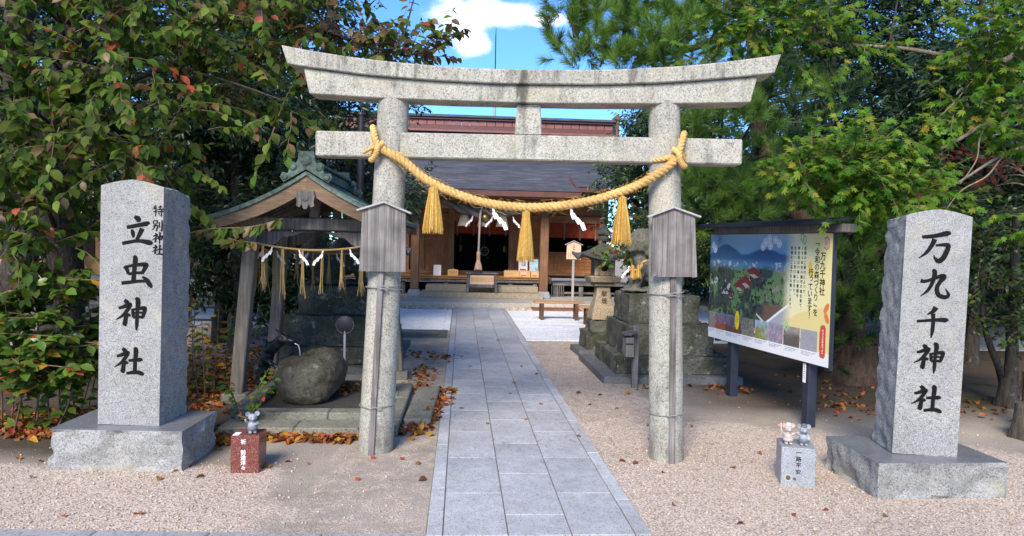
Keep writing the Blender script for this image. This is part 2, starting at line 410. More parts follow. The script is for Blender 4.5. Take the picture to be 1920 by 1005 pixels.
M['old_stone'] = m_granite('stone_mossy', (.13, .125, .10), .5, 1.4, 60, moss=.85, bump=.6, rough=.95)
M['old_dark'] = m_granite('stone_dark', (.075, .075, .068), .5, 1.4, 50, moss=.6, bump=.6, rough=.95)
M['komainu'] = m_granite('stone_lion', (.17, .16, .135), .6, 1.3, 60, moss=.35, bump=.5, rough=.95)
M['lantern'] = m_granite('sandstone_lantern', (.40, .315, .215), .75, 1.15, 80, bump=.35, rough=.95, big=.3)
M['lantern_roof'] = m_granite('stone_roof', (.14, .135, .12), .6, 1.3, 70, moss=.45, bump=.6, rough=.95)
M['plinth'] = m_granite('plinth_grey', (.15, .155, .155), .7, 1.25, 90, bump=.3, big=.3)
M['kerb'] = m_granite('kerb_stone', (.21, .205, .165), .75, 1.15, 80, bump=.35, big=.3)
M['concrete'] = m_granite('concrete_pale', (.52, .49, .43), .9, 1.05, 60, bump=.15, big=.15)
M['step'] = m_granite('step_tan', (.40, .33, .235), .9, 1.06, 60, bump=.15, big=.15)
M['rock'] = m_granite('boulder', (.098, .082, .058), .6, 1.3, 45, moss=.35, bump=.8, rough=.7)
M['bark_mid'] = m_bark('bark_grey', (.035, .03, .025), (.12, .105, .085), 1.2, .3)
M['wood_grey'] = m_wood('wood_weathered', (.07, .065, .065), (.24, .225, .225), (45, 45, 1.6), .85, streak=.9)
M['wood_board'] = m_wood('wood_board_weathered', (.085, .074, .070), (.285, .258, .245), (80, 80, 1.3), .9, streak=.9)
M['wood_bleached'] = m_wood('wood_bleached', (.28, .265, .255), (.44, .42, .405), (60, 4, 60), .9, streak=.2)
M['wood_pav'] = m_wood('wood_pavilion', (.10, .088, .074), (.27, .235, .20), (50, 50, 3), .85)
M['wood_barge'] = m_wood('wood_bargeboard', (.12, .078, .048), (.29, .20, .13), (5, 5, 60), .75)
M['wood_shrine'] = m_wood('wood_shrine', (.27, .13, .062), (.46, .25, .13), (50, 50, 4), .6)
M['wood_shrine_h'] = m_wood('wood_shrine_beam', (.27, .125, .06), (.46, .245, .125), (4, 50, 50), .6)
M['wood_red'] = m_wood('wood_lattice', (.42, .165, .06), (.58, .26, .11), (30, 30, 6), .5)
M['wood_gold'] = m_wood('wood_veranda', (.42, .19, .07), (.58, .30, .12), (4, 60, 60), .5)
M['wood_dark'] = m_wood('wood_dark', (.06, .03, .018), (.14, .075, .045), (50, 50, 4), .7)
M['wood_post'] = m_wood('wood_porch_post', (.13, .064, .034), (.29, .155, .085), (60, 60, 3), .7)
M['wood_new'] = m_wood('wood_new', (.55, .33, .14), (.66, .42, .2), (30, 30, 5), .6, streak=.15)
M['wood_pale'] = m_wood('wood_pale', (.62, .42, .29), (.70, .50, .36), (30, 30, 5), .6, streak=.1)
M['wood_bench'] = m_wood('wood_bench', (.36, .19, .09), (.48, .27, .14), (5, 50, 50), .6)
M['wood_deck'] = m_wood('wood_deck', (.22, .09, .06), (.30, .14, .10), (50, 5, 50), .7)
M['fascia'] = m_plain('copper_brown', (.115, .048, .038), .45, .15, 6)
M['ridge'] = m_plain('copper_ridge', (.22, .085, .075), .5, .2, 5)
def m_slate():
    t = NT('roof_slate'); p = t.pos((1.6, 26, 26)); g = t.noise(p, 1, 4, .7); c = t.ramp(g, [(.32, (.030, .034, .050)), (.5, (.058, .066, .092)), (.68, (.105, .115, .15))])
    c = t.mix(1.0, c, t.ramp(t.noise(t.pos(), .8, 4), [(.3, .8), (.7, 1.15)]), 'MULTIPLY'); t.bump(g, .3, .01); return t.fin(c, .6, .35)
M['slate'] = m_slate()
M['copper'] = m_granite('copper_patina', (.12, .18, .155), .55, 1.5, 30, bump=.2, rough=.6, big=.4)
M['straw'] = m_wood('rope_straw', (.42, .235, .06), (.74, .50, .21), (70, 70, 70), .85, streak=.45, bump=.6, spec=.15)
M['tassel'] = m_leaf('tassel_straw', [(.48, .26, .05), (.70, .46, .12), (.60, .36, .08), (.78, .56, .20)], .8, .25, .15, .25)
M['straw_old'] = m_wood('straw_aged', (.17, .14, .11), (.36, .31, .26), (60, 60, 60), .9)
M['straw_thin'] = m_wood('straw_thin', (.34, .23, .09), (.5, .36, .16), (60, 60, 60), .9)
M['paper'] = m_plain('white_paper', (.82, .82, .84), .7, .03)
M['black_paint'] = m_plain('black_ink', (.006, .006, .007), .75, .2, spec=.15)
M['white_paint'] = m_plain('white_ink', (.75, .73, .70), .6, .05)
M['red_paint'] = m_plain('red_ink', (.45, .06, .03), .6, .05)
M['brown_ink'] = m_plain('brown_ink', (.10, .07, .045), .8, .05)
M['dark_metal'] = m_plain('dark_metal', (.022, .024, .03), .45, .2)
M['post_paint'] = m_plain('post_blue_black', (.022, .027, .042), .5, .2)
M['bronze'] = m_plain('bronze_dark', (.028, .032, .036), .4, .4, 20, metal=.5, bump=.4)
M['brass'] = m_plain('brass_aged', (.30, .22, .09), .4, .2, metal=.8)
M['steel'] = m_plain('grey_metal', (.35, .35, .36), .45, .1)
M['wire'] = m_plain('tie_wire', (.22, .22, .2), .5, .2)
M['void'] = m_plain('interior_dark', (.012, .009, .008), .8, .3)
M['curtain'] = m_plain('curtain_red', (.30, .045, .016), .8, .2)
M['curtain_band'] = m_plain('curtain_band', (.22, .17, .14), .8, .1)
M['stone_fig'] = m_granite('figure_grey', (.33, .36, .40), .8, 1.12, 300, bump=.05, rough=.5, big=.1)
M['stone_fig_dark'] = m_granite('figure_dark_grey', (.15, .17, .195), .8, 1.12, 300, bump=.05, rough=.5, big=.1)
M['stone_fig_pink'] = m_granite('figure_pink', (.52, .44, .40), .85, 1.1, 300, bump=.05, rough=.5, big=.1)
M['stone_fig_white'] = m_granite('figure_white', (.66, .62, .58), .9, 1.05, 300, bump=.05, rough=.5, big=.05)
M['bark'] = m_bark('bark_cherry', (.02, .017, .014), (.085, .072, .06), 1, .5)
M['bark_pine'] = m_bark('bark_pine', (.035, .022, .016), (.13, .085, .06), .7)
M['bark_pale'] = m_bark('bark_maple', (.13, .10, .075), (.30, .24, .19), 1.2)
M['twig'] = m_plain('twig', (.14, .09, .055), .8, .3, 20)
M['lf_cherry'] = m_leaf('leaf_cherry', [(.032, .072, .008), (.054, .112, .011), (.082, .150, .016), (.088, .108, .018), (.135, .180, .026)], .6, .42, .22, .5)
M['lf_bronze'] = m_leaf('leaf_bronze', [(.085, .055, .018), (.11, .065, .025), (.14, .085, .03), (.09, .08, .025)], trans=.3)
M['lf_red'] = m_leaf('leaf_red', [(.36, .045, .022), (.42, .09, .03), (.34, .07, .045), (.46, .15, .04)], trans=.4)
M['lf_yellow'] = m_leaf('leaf_yellow', [(.46, .22, .02), (.5, .30, .04), (.42, .15, .02)], trans=.4)
M['lf_dark'] = m_leaf('leaf_evergreen', [(.015, .033, .010), (.024, .047, .014), (.035, .062, .018)], .38, .12, .4)
M['lf_mid'] = m_leaf('leaf_glossy', [(.035, .08, .012), (.055, .115, .016), (.08, .15, .02), (.11, .16, .03)], .35, .25, .45)
M['lf_maple'] = m_leaf('leaf_maple', [(.045, .13, .014), (.065, .17, .016), (.095, .215, .02), (.14, .24, .024), (.23, .27, .03)], .55, .5, .2)
M['lf_maple_y'] = m_leaf('leaf_maple_yellow', [(.36, .32, .03), (.38, .25, .03), (.26, .29, .03)], .5, .5, .25)
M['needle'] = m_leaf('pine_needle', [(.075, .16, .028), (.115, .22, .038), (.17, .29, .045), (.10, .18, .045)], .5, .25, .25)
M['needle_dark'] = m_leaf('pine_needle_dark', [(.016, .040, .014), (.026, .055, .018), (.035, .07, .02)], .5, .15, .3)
M['lf_fall'] = m_leaf('leaf_fallen', [(.12, .045, .02), (.20, .075, .025), (.30, .115, .03), (.36, .17, .035), (.24, .05, .025), (.16, .08, .045)], .8, .1, .2, .4)
def flag(o): o['kind'] = 'structure'; return o
# ------------------------------------------------------------------ the ground, path and paving
M['pave_kerb'] = m_granite('kerb_concrete', (.36, .36, .355), .8, 1.15, 110, bump=.2, big=.15)
def sstep(a, b, x): t = np.clip((x-a)/(b-a), 0, 1); return t*t*(3-2*t)
def build_ground():
    xs = np.unique(np.concatenate([[-400, -150, -60, -30, -18, -12], np.arange(-9, 9.01, .15), [12, 18, 30, 60, 150, 400]]))
    ys = np.unique(np.concatenate([[-60, -20, -5, 0, 2], np.arange(3, 18.01, .15), [22, 28, 40, 70, 150, 400, 700]]))
    X, Y = np.meshgrid(xs, ys, indexing='ij'); nx, ny = X.shape
    wob = np.array([[noise.noise(Vector((x*.9, y*.9, 3)))*.5+noise.noise(Vector((x*2.7, y*2.7, 5)))*.25 if abs(x) < 10 and 2 < y < 19 else 0 for y in ys] for x in xs])
    # pale gravel: a strip along the road on both sides, deeper on the right
    gl = (1-sstep(4.9, 5.25, Y+wob*.5))*(1-sstep(-1.45, -.85, X+wob*.7)-0)
    gr = (X > .5)*(1-sstep(5.6, 7.0, Y+wob+.55*(X-1.2)*0+.35*np.maximum(X-2.2, 0)))
    mid = np.maximum((X > .5)*(X < 2.1)*.55*(Y < 12), (X < .5)*(X > -1.0)*.45*(Y < 12))
    grav = np.clip(np.maximum.reduce([gl*1.0, gr, mid]), 0, 1)
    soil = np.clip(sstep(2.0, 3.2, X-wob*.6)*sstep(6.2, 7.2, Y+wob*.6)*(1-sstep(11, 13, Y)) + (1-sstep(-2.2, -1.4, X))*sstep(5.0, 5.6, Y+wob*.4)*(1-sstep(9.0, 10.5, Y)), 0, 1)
    me = bpy.data.meshes.new('ground')
    v = np.stack([X, Y, np.zeros_like(X)], -1).reshape(-1, 3)
    I = np.arange((nx-1)*(ny-1)); a = (I//(ny-1))*ny+I % (ny-1)
    f = np.stack([a, a+ny, a+ny+1, a+1], 1)
    me = raw('ground', v, f.ravel(), np.arange(len(f))*4, [])
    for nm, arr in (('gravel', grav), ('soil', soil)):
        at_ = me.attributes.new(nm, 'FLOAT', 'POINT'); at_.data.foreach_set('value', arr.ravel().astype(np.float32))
    t = NT('ground_mix'); p = t.pos()
    def attr(n): x = t.n('ShaderNodeAttribute'); x.attribute_name = n; return x.outputs['Fac']
    vo = t.vor(p, 95, out='Color'); bw = t.n('ShaderNodeRGBToBW'); t.l(vo, bw.inputs[0]); d = t.vor(p, 95)
    peb = t.ramp(bw.outputs[0], [(.12, (.33, .245, .175)), (.3, (.56, .455, .365)), (.5, (.63, .52, .43)), (.68, (.70, .615, .53)), (.85, (.52, .355, .26))])
    peb = t.mix(t.ramp(d, [(.45, 0), (.75, .75)]), peb, (.2, .16, .125))
    n1 = t.noise(p, 1.6, 5, .65); n2 = t.noise(p, 90, 3, .7)
    comp = t.ramp(n2, [(.3, (.23, .195, .155)), (.55, (.39, .335, .275)), (.75, (.50, .44, .37))])
    comp = t.mix(1.0, comp, t.ramp(n1, [(.3, .75), (.7, 1.12)]), 'MULTIPLY')
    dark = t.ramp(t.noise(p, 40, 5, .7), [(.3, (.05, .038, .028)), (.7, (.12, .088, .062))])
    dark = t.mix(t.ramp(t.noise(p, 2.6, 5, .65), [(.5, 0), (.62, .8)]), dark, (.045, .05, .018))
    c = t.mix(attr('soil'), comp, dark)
    gm = t.math('ADD', attr('gravel'), t.math('MULTIPLY', t.math('SUBTRACT', t.noise(p, 7, 6, .75), .5), 1.1))
    c = t.mix(t.ramp(gm, [(.38, 0), (.62, 1)]), c, peb)
    c = t.mix(1.0, c, t.ramp(t.noise(p, .9, 5, .6), [(.3, .88), (.7, 1.08)]), 'MULTIPLY')
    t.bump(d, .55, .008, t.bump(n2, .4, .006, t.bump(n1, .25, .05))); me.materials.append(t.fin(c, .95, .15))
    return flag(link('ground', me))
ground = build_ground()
# loose pebbles lying proud of the gravel
def pebbles():
    n = 26000; P = np.stack([RNG.uniform(-3.6, 4.6, n), RNG.uniform(3.9, 7.4, n), np.zeros(n)], 1)
    left = (P[:, 0] < -.25) & (P[:, 1] < 5.2+RNG.normal(0, .2, n)) & (RNG.random(n) < np.where(P[:, 0] < -1.2, 1, .25))
    right = (P[:, 0] > 1.12) & (RNG.random(n) < 1-.97*sstep(5.0, 6.4, P[:, 1]+.4*np.maximum(P[:, 0]-2.2, 0)))
    P = P[left | right]; n = len(P)
    d = RNG.normal(size=(n, 3)); R = frames(d); s = (.0026+.0075*RNG.random(n)**3)[:, None]*RNG.uniform(.7, 1.3, (n, 3)); P[:, 2] = .001+s[:, 2]*.25
    ov = [(1, 0, 0), (-1, 0, 0), (0, 1, 0), (0, -1, 0), (0, 0, 1), (0, 0, -1)]
    of = [(0, 2, 4), (2, 1, 4), (1, 3, 4), (3, 0, 4), (2, 0, 5), (1, 2, 5), (3, 1, 5), (0, 3, 5)]
    m = m_leaf('pebble', [(.40, .31, .235), (.50, .42, .335), (.55, .48, .40), (.36, .25, .17), (.44, .41, .37)], .9, 0, .2, .2)
    tag(link('gravel', scatter('gravel', ov, of, P, R, s, [m], smooth=True)), kind='stuff')
pebbles()
b = MB(); b.bb(-60, 60, -30, 3.70, -.3, -.02, .004); rd_ = flag(b.build('road', m_granite('asphalt', (.075, .075, .078), .6, 1.4, 120, bump=.4)))
b = MB()
k = flag(MB().bb(-30, 30, 3.70, 3.872, -.25, -.012, .004).build('kerb', M['concrete']))
for i, x in enumerate(np.arange(-6.3, 6, .6)):
    MB().bb(x+.003, x+.597, 3.72, 3.865, -.1, .013, .008).build('kerb_stone', M['pave_kerb'], k)
k.rotation_euler.z = rd_.rotation_euler.z = -.047
# approach path
path = flag(MB().bb(-.165, 1.088, 3.84, 17.58, -.12, .004, .002).build('path', m_plain('mortar_sandy', (.20, .18, .155), .95, .4)))
_slab_cache = {}
def slab(parent, name, x0, x1, y0, y1, z0, z1, mat_, ch=.005, gap=.0032):
    key = (mat_.name, round(x1-x0, 3), round(y1-y0, 3), round(z1-z0, 4))
    if key not in _slab_cache:
        _slab_cache[key] = MB().box((0, 0, 0), (x1-x0-2*gap, y1-y0-2*gap, z1-z0), ch).mesh(name, mat_)
    o = link(name, _slab_cache[key], parent, ((x0+x1)/2, (y0+y1)/2, (z0+z1)/2+random.uniform(-.0012, .0012)))
    o.rotation_euler = (random.uniform(-.0012, .0012), random.uniform(-.0015, .0015), 0); return o
XE = [-.160, -.068, .288, .638, .990, 1.083]
for ci in range(5):
    ln = 1.0 if ci in (0, 4) else .75; y = 3.845
    first = {0: .76, 1: .66, 2: .30, 3: .66, 4: .54}[ci]
    while y < 17.5:
        y1 = min(y+(first or ln), 17.56); first = None
        if 17.56-y1 < .2: y1 = 17.56
        slab(path, 'paving_slab', XE[ci], XE[ci+1], y, y1, -.03, .016, M['slab'], .003); y = y1
# white paved court on both sides of the path, with a strip of old green-grey pavers on the left
def court(name, x0, x1, y0, y1, tx_, ty_, mat_, tname, z=.012, shift=.5):
    base = flag(MB().bb(x0, x1, y0, y1, -.1, .002, .001).build(name, M['kerb']))
    r = 0; y = y0
    while y < y1-.05:
        x = x0-(shift*tx_ if r % 2 else 0)
        while x < x1-.02:
            a, c = max(x, x0), min(x+tx_, x1)
            if c-a > .05: slab(base, tname, a, c, y, min(y+ty_, y1), -.04, z, mat_, .004)
            x += tx_
        y += ty_; r += 1
    return base
court('court_paving', -6.6, -.175, 13.05, 16.95, .9, .3, M['tile'], 'paving_tile')
court('court_paving', 1.098, 7.0, 11.75, 16.95, .9, .3, M['tile'], 'paving_tile')
court('paver_strip', -3.6, -.21, 11.95, 13.04, .36, .36, M['paver'], 'paver', shift=.0)
# white paved lane far right and pale ground far left
flag(MB().bb(7.9, 40, 11.3, 13.0, -.1, .012, .003).build('lane', M['concrete']))
# drip beds of river pebbles in front of the shrine, and the wooden deck
def drip(x0, x1, y0, y1, n):
    P = np.stack([RNG.uniform(x0, x1, n), RNG.uniform(y0, y1, n), RNG.uniform(.0, .02, n)], 1); s = RNG.uniform(.016, .034, n)[:, None]*RNG.uniform(.7, 1.2, (n, 3))
    ico = bmesh.new(); bmesh.ops.create_icosphere(ico, subdivisions=1, radius=1); vs = [tuple(v.co) for v in ico.verts]; fs = [[v.index for v in f.verts] for f in ico.faces]; ico.free()
    m = M.setdefault('cobble', m_leaf('river_pebble', [(.40, .30, .19), (.55, .45, .33), (.62, .55, .45), (.33, .23, .14), (.5, .42, .33)], .9, 0, .2, .2))
    tag(link('pebble_bed', scatter('pebble_bed', vs, fs, P, frames(RNG.normal(size=(n, 3))), s, [m], smooth=True)), kind='stuff')
drip(-5.2, -.18, 16.98, 17.62, 2300); drip(1.1, 1.72, 16.98, 17.62, 330); drip(2.92, 7, 16.98, 17.62, 1700)
deck = thing('wooden_deck', 'low red-brown wooden deck of planks in front of the shrine, behind the benches', 'deck', (2.32, 17.28, 0))
for i in range(10):
    MB().bb(-.6+i*.12+.004, -.6+i*.12+.116, -.36, .33, .0, .045, .004).build('plank', M['wood_deck'], deck)
# ------------------------------------------------------------------ brush writing and printed writing
def brush(strokes, size, mat_, name, parent, loc, depth=.0016, n=10):
    """one written character; strokes are lists of (x, y, width) in a unit square, y up"""
    b = MB()
    for si, st in enumerate(strokes):
        p = [Vector((a-.5, c-.5, w)) for a, c, w in st]; q = []
        for i in range(len(p)-1):
            p0 = p[max(i-1, 0)]; p1, p2 = p[i], p[i+1]; p3 = p[min(i+2, len(p)-1)]
            for k in range(n):
                t = k/n; q.append(.5*((2*p1)+(p2-p0)*t+(2*p0-5*p1+4*p2-p3)*t*t+(3*p1-p0-3*p2+p3)*t**3))
        q.append(p[-1]); L = []; Rr = []
        for i, c in enumerate(q):
            d = q[min(i+1, len(q)-1)]-q[max(i-1, 0)]; d.z = 0; d.normalize(); nn = Vector((-d.y, d.x, 0)); w = max(c.z*1.12, .008)/2
            L.append((c.x+nn.x*w, c.y+nn.y*w)); Rr.append((c.x-nn.x*w, c.y-nn.y*w))
        k = len(q); y = -depth-si*.00012
        vs = [(x*size, y, z*size) for x, z in L]+[(x*size, y, z*size) for x, z in Rr]+[(x*size, .004, z*size) for x, z in L]+[(x*size, .004, z*size) for x, z in Rr]
        fs = []
        for i in range(k-1): fs += [(i, i+1, k+i+1, k+i), (i, 2*k+i, 2*k+i+1, i+1), (k+i, k+i+1, 3*k+i+1, 3*k+i)]
        fs += [(0, k, 3*k, 2*k), (k-1, 3*k-1, 4*k-1, 2*k-1)]
        b.add(vs, fs)
    o = b.build(name, mat_, parent, fix=False); o.location = loc; return o
SHI = [[(.27, .97, .09), (.35, .90, .13), (.37, .86, .10)], [(.08, .70, .07), (.22, .74, .10), (.42, .83, .12), (.46, .80, .10), (.36, .64, .11), (.22, .47, .08), (.0, .33, .02)],
       [(.31, .57, .11), (.32, .4, .12), (.29, .2, .14), (.27, .14, .08)], [(.36, .52, .09), (.42, .46, .12), (.43, .44, .06)]]
KAN = {
 '立': [[(.40, .97, .09), (.52, .90, .16), (.53, .80, .09)], [(.16, .62, .10), (.35, .66, .11), (.62, .72, .12), (.82, .76, .14), (.86, .73, .08)],
       [(.32, .56, .06), (.36, .44, .12), (.38, .30, .06)], [(.66, .60, .14), (.58, .42, .12), (.48, .22, .08)], [(.02, .10, .10), (.2, .14, .10), (.55, .20, .10), (.9, .15, .15), (.98, .10, .06)]],
 '虫': [[(.42, .98, .08), (.48, .90, .14), (.46, .6, .13), (.43, .18, .13)], [(.14, .65, .12), (.22, .54, .11), (.26, .40, .08)],
       [(.16, .62, .07), (.5, .70, .09), (.80, .72, .13), (.82, .66, .13), (.70, .42, .09)], [(.26, .40, .08), (.5, .44, .08), (.73, .46, .09)],
       [(.05, .10, .10), (.25, .13, .10), (.6, .18, .09), (.82, .19, .08)], [(.72, .33, .05), (.86, .22, .13), (.98, .04, .13), (.96, .0, .04)]],
 '神': SHI+[[(.52, .70, .05), (.55, .58, .10), (.57, .42, .08)], [(.50, .66, .06), (.70, .70, .08), (.90, .73, .12), (.93, .66, .12), (.86, .42, .09)],
       [(.56, .56, .06), (.72, .58, .06), (.88, .58, .06)], [(.56, .42, .07), (.72, .44, .07), (.88, .43, .09)], [(.62, 1.04, .07), (.71, .96, .14), (.69, .6, .10), (.68, .2, .10), (.67, .0, .03)]],
 '社': SHI+[[(.66, .98, .08), (.73, .92, .14), (.71, .55, .12), (.70, .18, .12)], [(.48, .56, .07), (.62, .58, .09), (.88, .60, .12), (.92, .56, .07)],
       [(.42, .12, .08), (.6, .16, .10), (.82, .17, .12), (.95, .12, .12), (.98, .07, .05)]],
 '万': [[(.06, .82, .07), (.16, .82, .10), (.5, .87, .12), (.84, .96, .15), (.9, .91, .08)], [(.46, .76, .15), (.38, .55, .12), (.22, .30, .09), (.0, .12, .02)],
       [(.50, .55, .06), (.68, .58, .09), (.88, .57, .13), (.86, .40, .14), (.76, .16, .15), (.62, .05, .14), (.50, .14, .07), (.46, .24, .02)]],
 '九': [[(.38, .98, .08), (.46, .90, .14), (.42, .6, .12), (.28, .28, .09), (.04, .06, .02)], [(.02, .60, .12), (.14, .57, .10), (.4, .66, .09), (.68, .78, .13), (.76, .74, .16), (.64, .56, .12), (.56, .36, .13), (.62, .14, .14), (.82, .06, .13), (.95, .14, .10), (.84, .36, .02)]],
 '千': [[(.60, 1.0, .16), (.52, .86, .12), (.34, .74, .03)], [(.02, .50, .08), (.2, .52, .08), (.6, .57, .10), (.92, .58, .14), (.98, .54, .08)], [(.52, .78, .12), (.54, .5, .11), (.53, .2, .11), (.50, -.04, .03)]],
 '特': [[(.14, .86, .08), (.10, .72, .08), (.04, .62, .03)], [(.06, .66, .07), (.2, .69, .08), (.34, .72, .08)], [(.25, .98, .07), (.26, .6, .09), (.25, .05, .08), (.22, .02, .03)], [(.02, .36, .07), (.2, .42, .08), (.38, .50, .05)],
       [(.46, .80, .06), (.6, .82, .07), (.80, .84, .08)], [(.64, .98, .07), (.64, .8, .08), (.63, .60, .08)], [(.40, .58, .07), (.66, .62, .08), (.98, .64, .10)], [(.42, .40, .07), (.66, .43, .08), (.95, .45, .08)], [(.76, .56, .08), (.77, .3, .09), (.75, .04, .08), (.66, .07, .03)], [(.50, .30, .08), (.57, .20, .10), (.58, .16, .05)]],
 '別': [[(.12, .92, .08), (.14, .74, .09), (.16, .60, .06)], [(.12, .90, .06), (.3, .92, .07), (.48, .92, .09), (.46, .76, .09), (.43, .62, .06)], [(.16, .62, .07), (.3, .63, .07), (.44, .64, .07)],
       [(.08, .44, .07), (.28, .47, .08), (.50, .48, .10), (.46, .24, .10), (.40, .04, .08), (.32, .08, .03)], [(.28, .60, .08), (.20, .30, .08), (.0, .06, .03)], [(.64, .80, .09), (.66, .6, .09), (.66, .34, .08)], [(.88, .98, .09), (.90, .6, .11), (.88, .06, .10), (.76, .12, .03)]],
}
_font_cache = {}
def glyph(ch):
    if ch not in _font_cache:
        cu = bpy.data.curves.new('t', 'FONT'); cu.body = ch; cu.size = 1; cu.resolution_u = 2; cu.align_x = 'CENTER'; cu.align_y = 'CENTER'
        o = bpy.data.objects.new('t', cu); COL.objects.link(o); dg = bpy.context.evaluated_depsgraph_get(); dg.update()
        me = bpy.data.meshes.new_from_object(o.evaluated_get(dg)); v = [x.co.copy() for x in me.vertices]; f = [tuple(p.vertices) for p in me.polygons]
        bpy.data.objects.remove(o); bpy.data.curves.remove(cu); bpy.data.meshes.remove(me)
        if v:
            cx = (min(p.x for p in v)+max(p.x for p in v))/2; cy = (min(p.y for p in v)+max(p.y for p in v))/2
            small = ch in '、。，'
            v = [Vector((p.x-cx+(.3 if small else 0), p.y-cy+(.3 if small else 0), 0)) for p in v]
            if ch in '「」ー': v = [Vector((p.y, -p.x, 0)) for p in v]
            if ch in 'っゃゅょ': v = [Vector((p.x+.1, p.y+.1, 0)) for p in v]
        _font_cache[ch] = (v, f)
    return _font_cache[ch]
def lettering(b, text, x, z, size, step, y=-.001, mi=0, sx=1.0, bold=0, vertical=True, wob=0):
    """printed characters one under the other (front faces -y), centred on x, first one at z"""
    for i, ch in enumerate(text):
        if ch == ' ': continue
        v, f = glyph(ch); ox = x if vertical else x+i*step; oz = z-i*step if vertical else z
        for dx, dz in (((0, 0), (bold, 0), (-bold, 0), (0, bold), (0, -bold)) if bold else ((0, 0),)):
            b.add([(ox+p.x*size*sx+dx, y-dx*.004-dz*.003, oz+p.y*size+dz) for p in v], f, mi)
# ------------------------------------------------------------------ stone gate
TM = Vector((.481, 5.405, 0)); TRZ = math.atan2(-.08786682, .99613223)
torii = thing('torii_gate', 'weathered grey granite torii gate spanning the path', 'torii gate', TM, TRZ)
def pillar(sx):
    b = MB(); n = 40; prof = []
    for i in range(25):
        t = i/24; z = -.05+2.72*t
        x0, x1 = sx*1.108, sx*1.011; r0, r1 = .131, .115
        prof.append((x0+(x1-x0)*t, r0+(r1-r0)*t+.004*noise.noise(Vector((sx, t*4, 0))), z))
    o = len(b.v)
    for x, r, z in prof:
        for j in range(n):
            a = 2*math.pi*j/n; rr = r*(1+.012*noise.noise(Vector((math.cos(a)*2, math.sin(a)*2, z*3+sx*9))))
            b.v.append((x+rr*math.cos(a), rr*math.sin(a), z))
    for i in range(24):
        for j in range(n): b.f.append((i*n+j, i*n+(j+1) % n, (i+1)*n+(j+1) % n, (i+1)*n+j)); b.m.append(0)
    b.f.append(tuple(range(24*n, 25*n))); b.m.append(0)
    b.build('pillar', M['torii'], torii, 50)
pillar(-1); pillar(1)
def curve_z(x, zc, rise, hw): return zc+rise*(abs(x)/hw)**2.2
def beam(name, hw_b, hw_t, zb_c, zb_e, zt_c, zt_e, d0, d1, roof=0):
    """upward-curving lintel; ends cut slanting; d0/d1 depth at bottom and top"""
    b = MB(); nx = 36; rows = []
    sec = [(-1, 0), (-1, 1), (0, 1+roof), (1, 1), (1, 0)] if roof else [(-1, 0), (-1, .5), (-1, 1), (1, 1), (1, .5), (1, 0)]
    ch = .012
    sec2 = [(-d0/2, 0, 0), (-d0/2-.0, 0, ch)]
    for i in range(nx+1):
        u = -1+2*i/nx; ring = []
        for (sy, t) in sec:
            hw = hw_b+(hw_t-hw_b)*min(t, 1); x = u*hw
            zb = curve_z(u, zb_c, zb_e-zb_c, 1); zt = curve_z(u, zt_c, zt_e-zt_c, 1); z = zb+(zt-zb)*t
            d = (d0+(d1-d0)*min(t, 1))/2
            wv = .004*noise.noise(Vector((x*3, sy*2, z*9)))
            ring.append((x, sy*d+wv, z+wv))
        rows.append(ring)
    k = len(sec); o = len(b.v)
    for r in rows: b.v += r
    for i in range(nx):
        for j in range(k): b.f.append((o+i*k+j, o+(i+1)*k+j, o+(i+1)*k+(j+1) % k, o+i*k+(j+1) % k)); b.m.append(0)
    b.f += [tuple(o+j for j in range(k)), tuple(o+nx*k+j for j in range(k))]; b.m += [0, 0]
    ob = b.build(name, M['torii'], torii, 25)
    m = ob.modifiers.new('b', 'BEVEL'); m.width = .008; m.segments = 2; m.limit_method = 'ANGLE'; m.angle_limit = math.radians(40)
beam('tie_lintel', 1.618, 1.662, 2.632, 2.668, 2.760, 2.856, .225, .225)
beam('top_lintel', 1.772, 1.815, 2.762, 2.874, 2.862, 3.006, .29, .31, roof=.18)
for x0, x1 in ((-1.575, -1.06), (-1.075, 1.075), (1.06, 1.578)):
    nb = MB().bb(x0, x1, -.085, .085, 2.215, 2.402, .010).build('tie_beam', M['torii'], torii) if x0 in (-1.575, -1.075, 1.06) else None
b = MB(); b.bb(-.098, .102, -.07, .07, 2.403, 2.631, .008, fn=lambda p: Vector((p.x*(1-.12*(p.z-2.403)/.23), p.y, p.z))); b.build('strut', M['torii'], torii)
# ------------------------------------------------------------------ sacred straw rope on the gate
def twisted(b, pts, R, turns, strands=3, n=8, mi=0, per=None, rr=None, phase=0):
    pts = [Vector(p) for p in pts]
    seg = [0]
    for i in range(1, len(pts)): seg.append(seg[-1]+(pts[i]-pts[i-1]).length)
    N = per or max(30, int(turns*14)); cl = []
    for i in range(N+1):
        s = seg[-1]*i/N; j = max(k for k in range(len(seg)) if seg[k] <= s+1e-9); j = min(j, len(pts)-2); t = (s-seg[j])/(seg[j+1]-seg[j])
        p0, p1, p2, p3 = pts[max(j-1, 0)], pts[j], pts[j+1], pts[min(j+2, len(pts)-1)]
        cl.append(.5*((2*p1)+(p2-p0)*t+(2*p0-5*p1+4*p2-p3)*t*t+(3*p1-p0-3*p2+p3)*t**3))
    x = None; fr = []
    for i in range(N+1):
        d = (cl[min(i+1, N)]-cl[max(i-1, 0)]).normalized()
        x = d.cross(Vector((0, -1, .1))).normalized() if x is None else (x-d*x.dot(d)).normalized(); fr.append((x.copy(), d.cross(x)))
    for s in range(strands):
        pp = []; rad = []
        for i in range(N+1):
            a = 2*math.pi*(turns*i/N+s/strands)+phase; k = rr(i/N) if rr else 1
            off = fr[i][0]*math.cos(a)+fr[i][1]*math.sin(a); pp.append(cl[i]+off*R*.50*k); rad.append(R*.56*k)
        b.tube(pp, rad, n, mi)
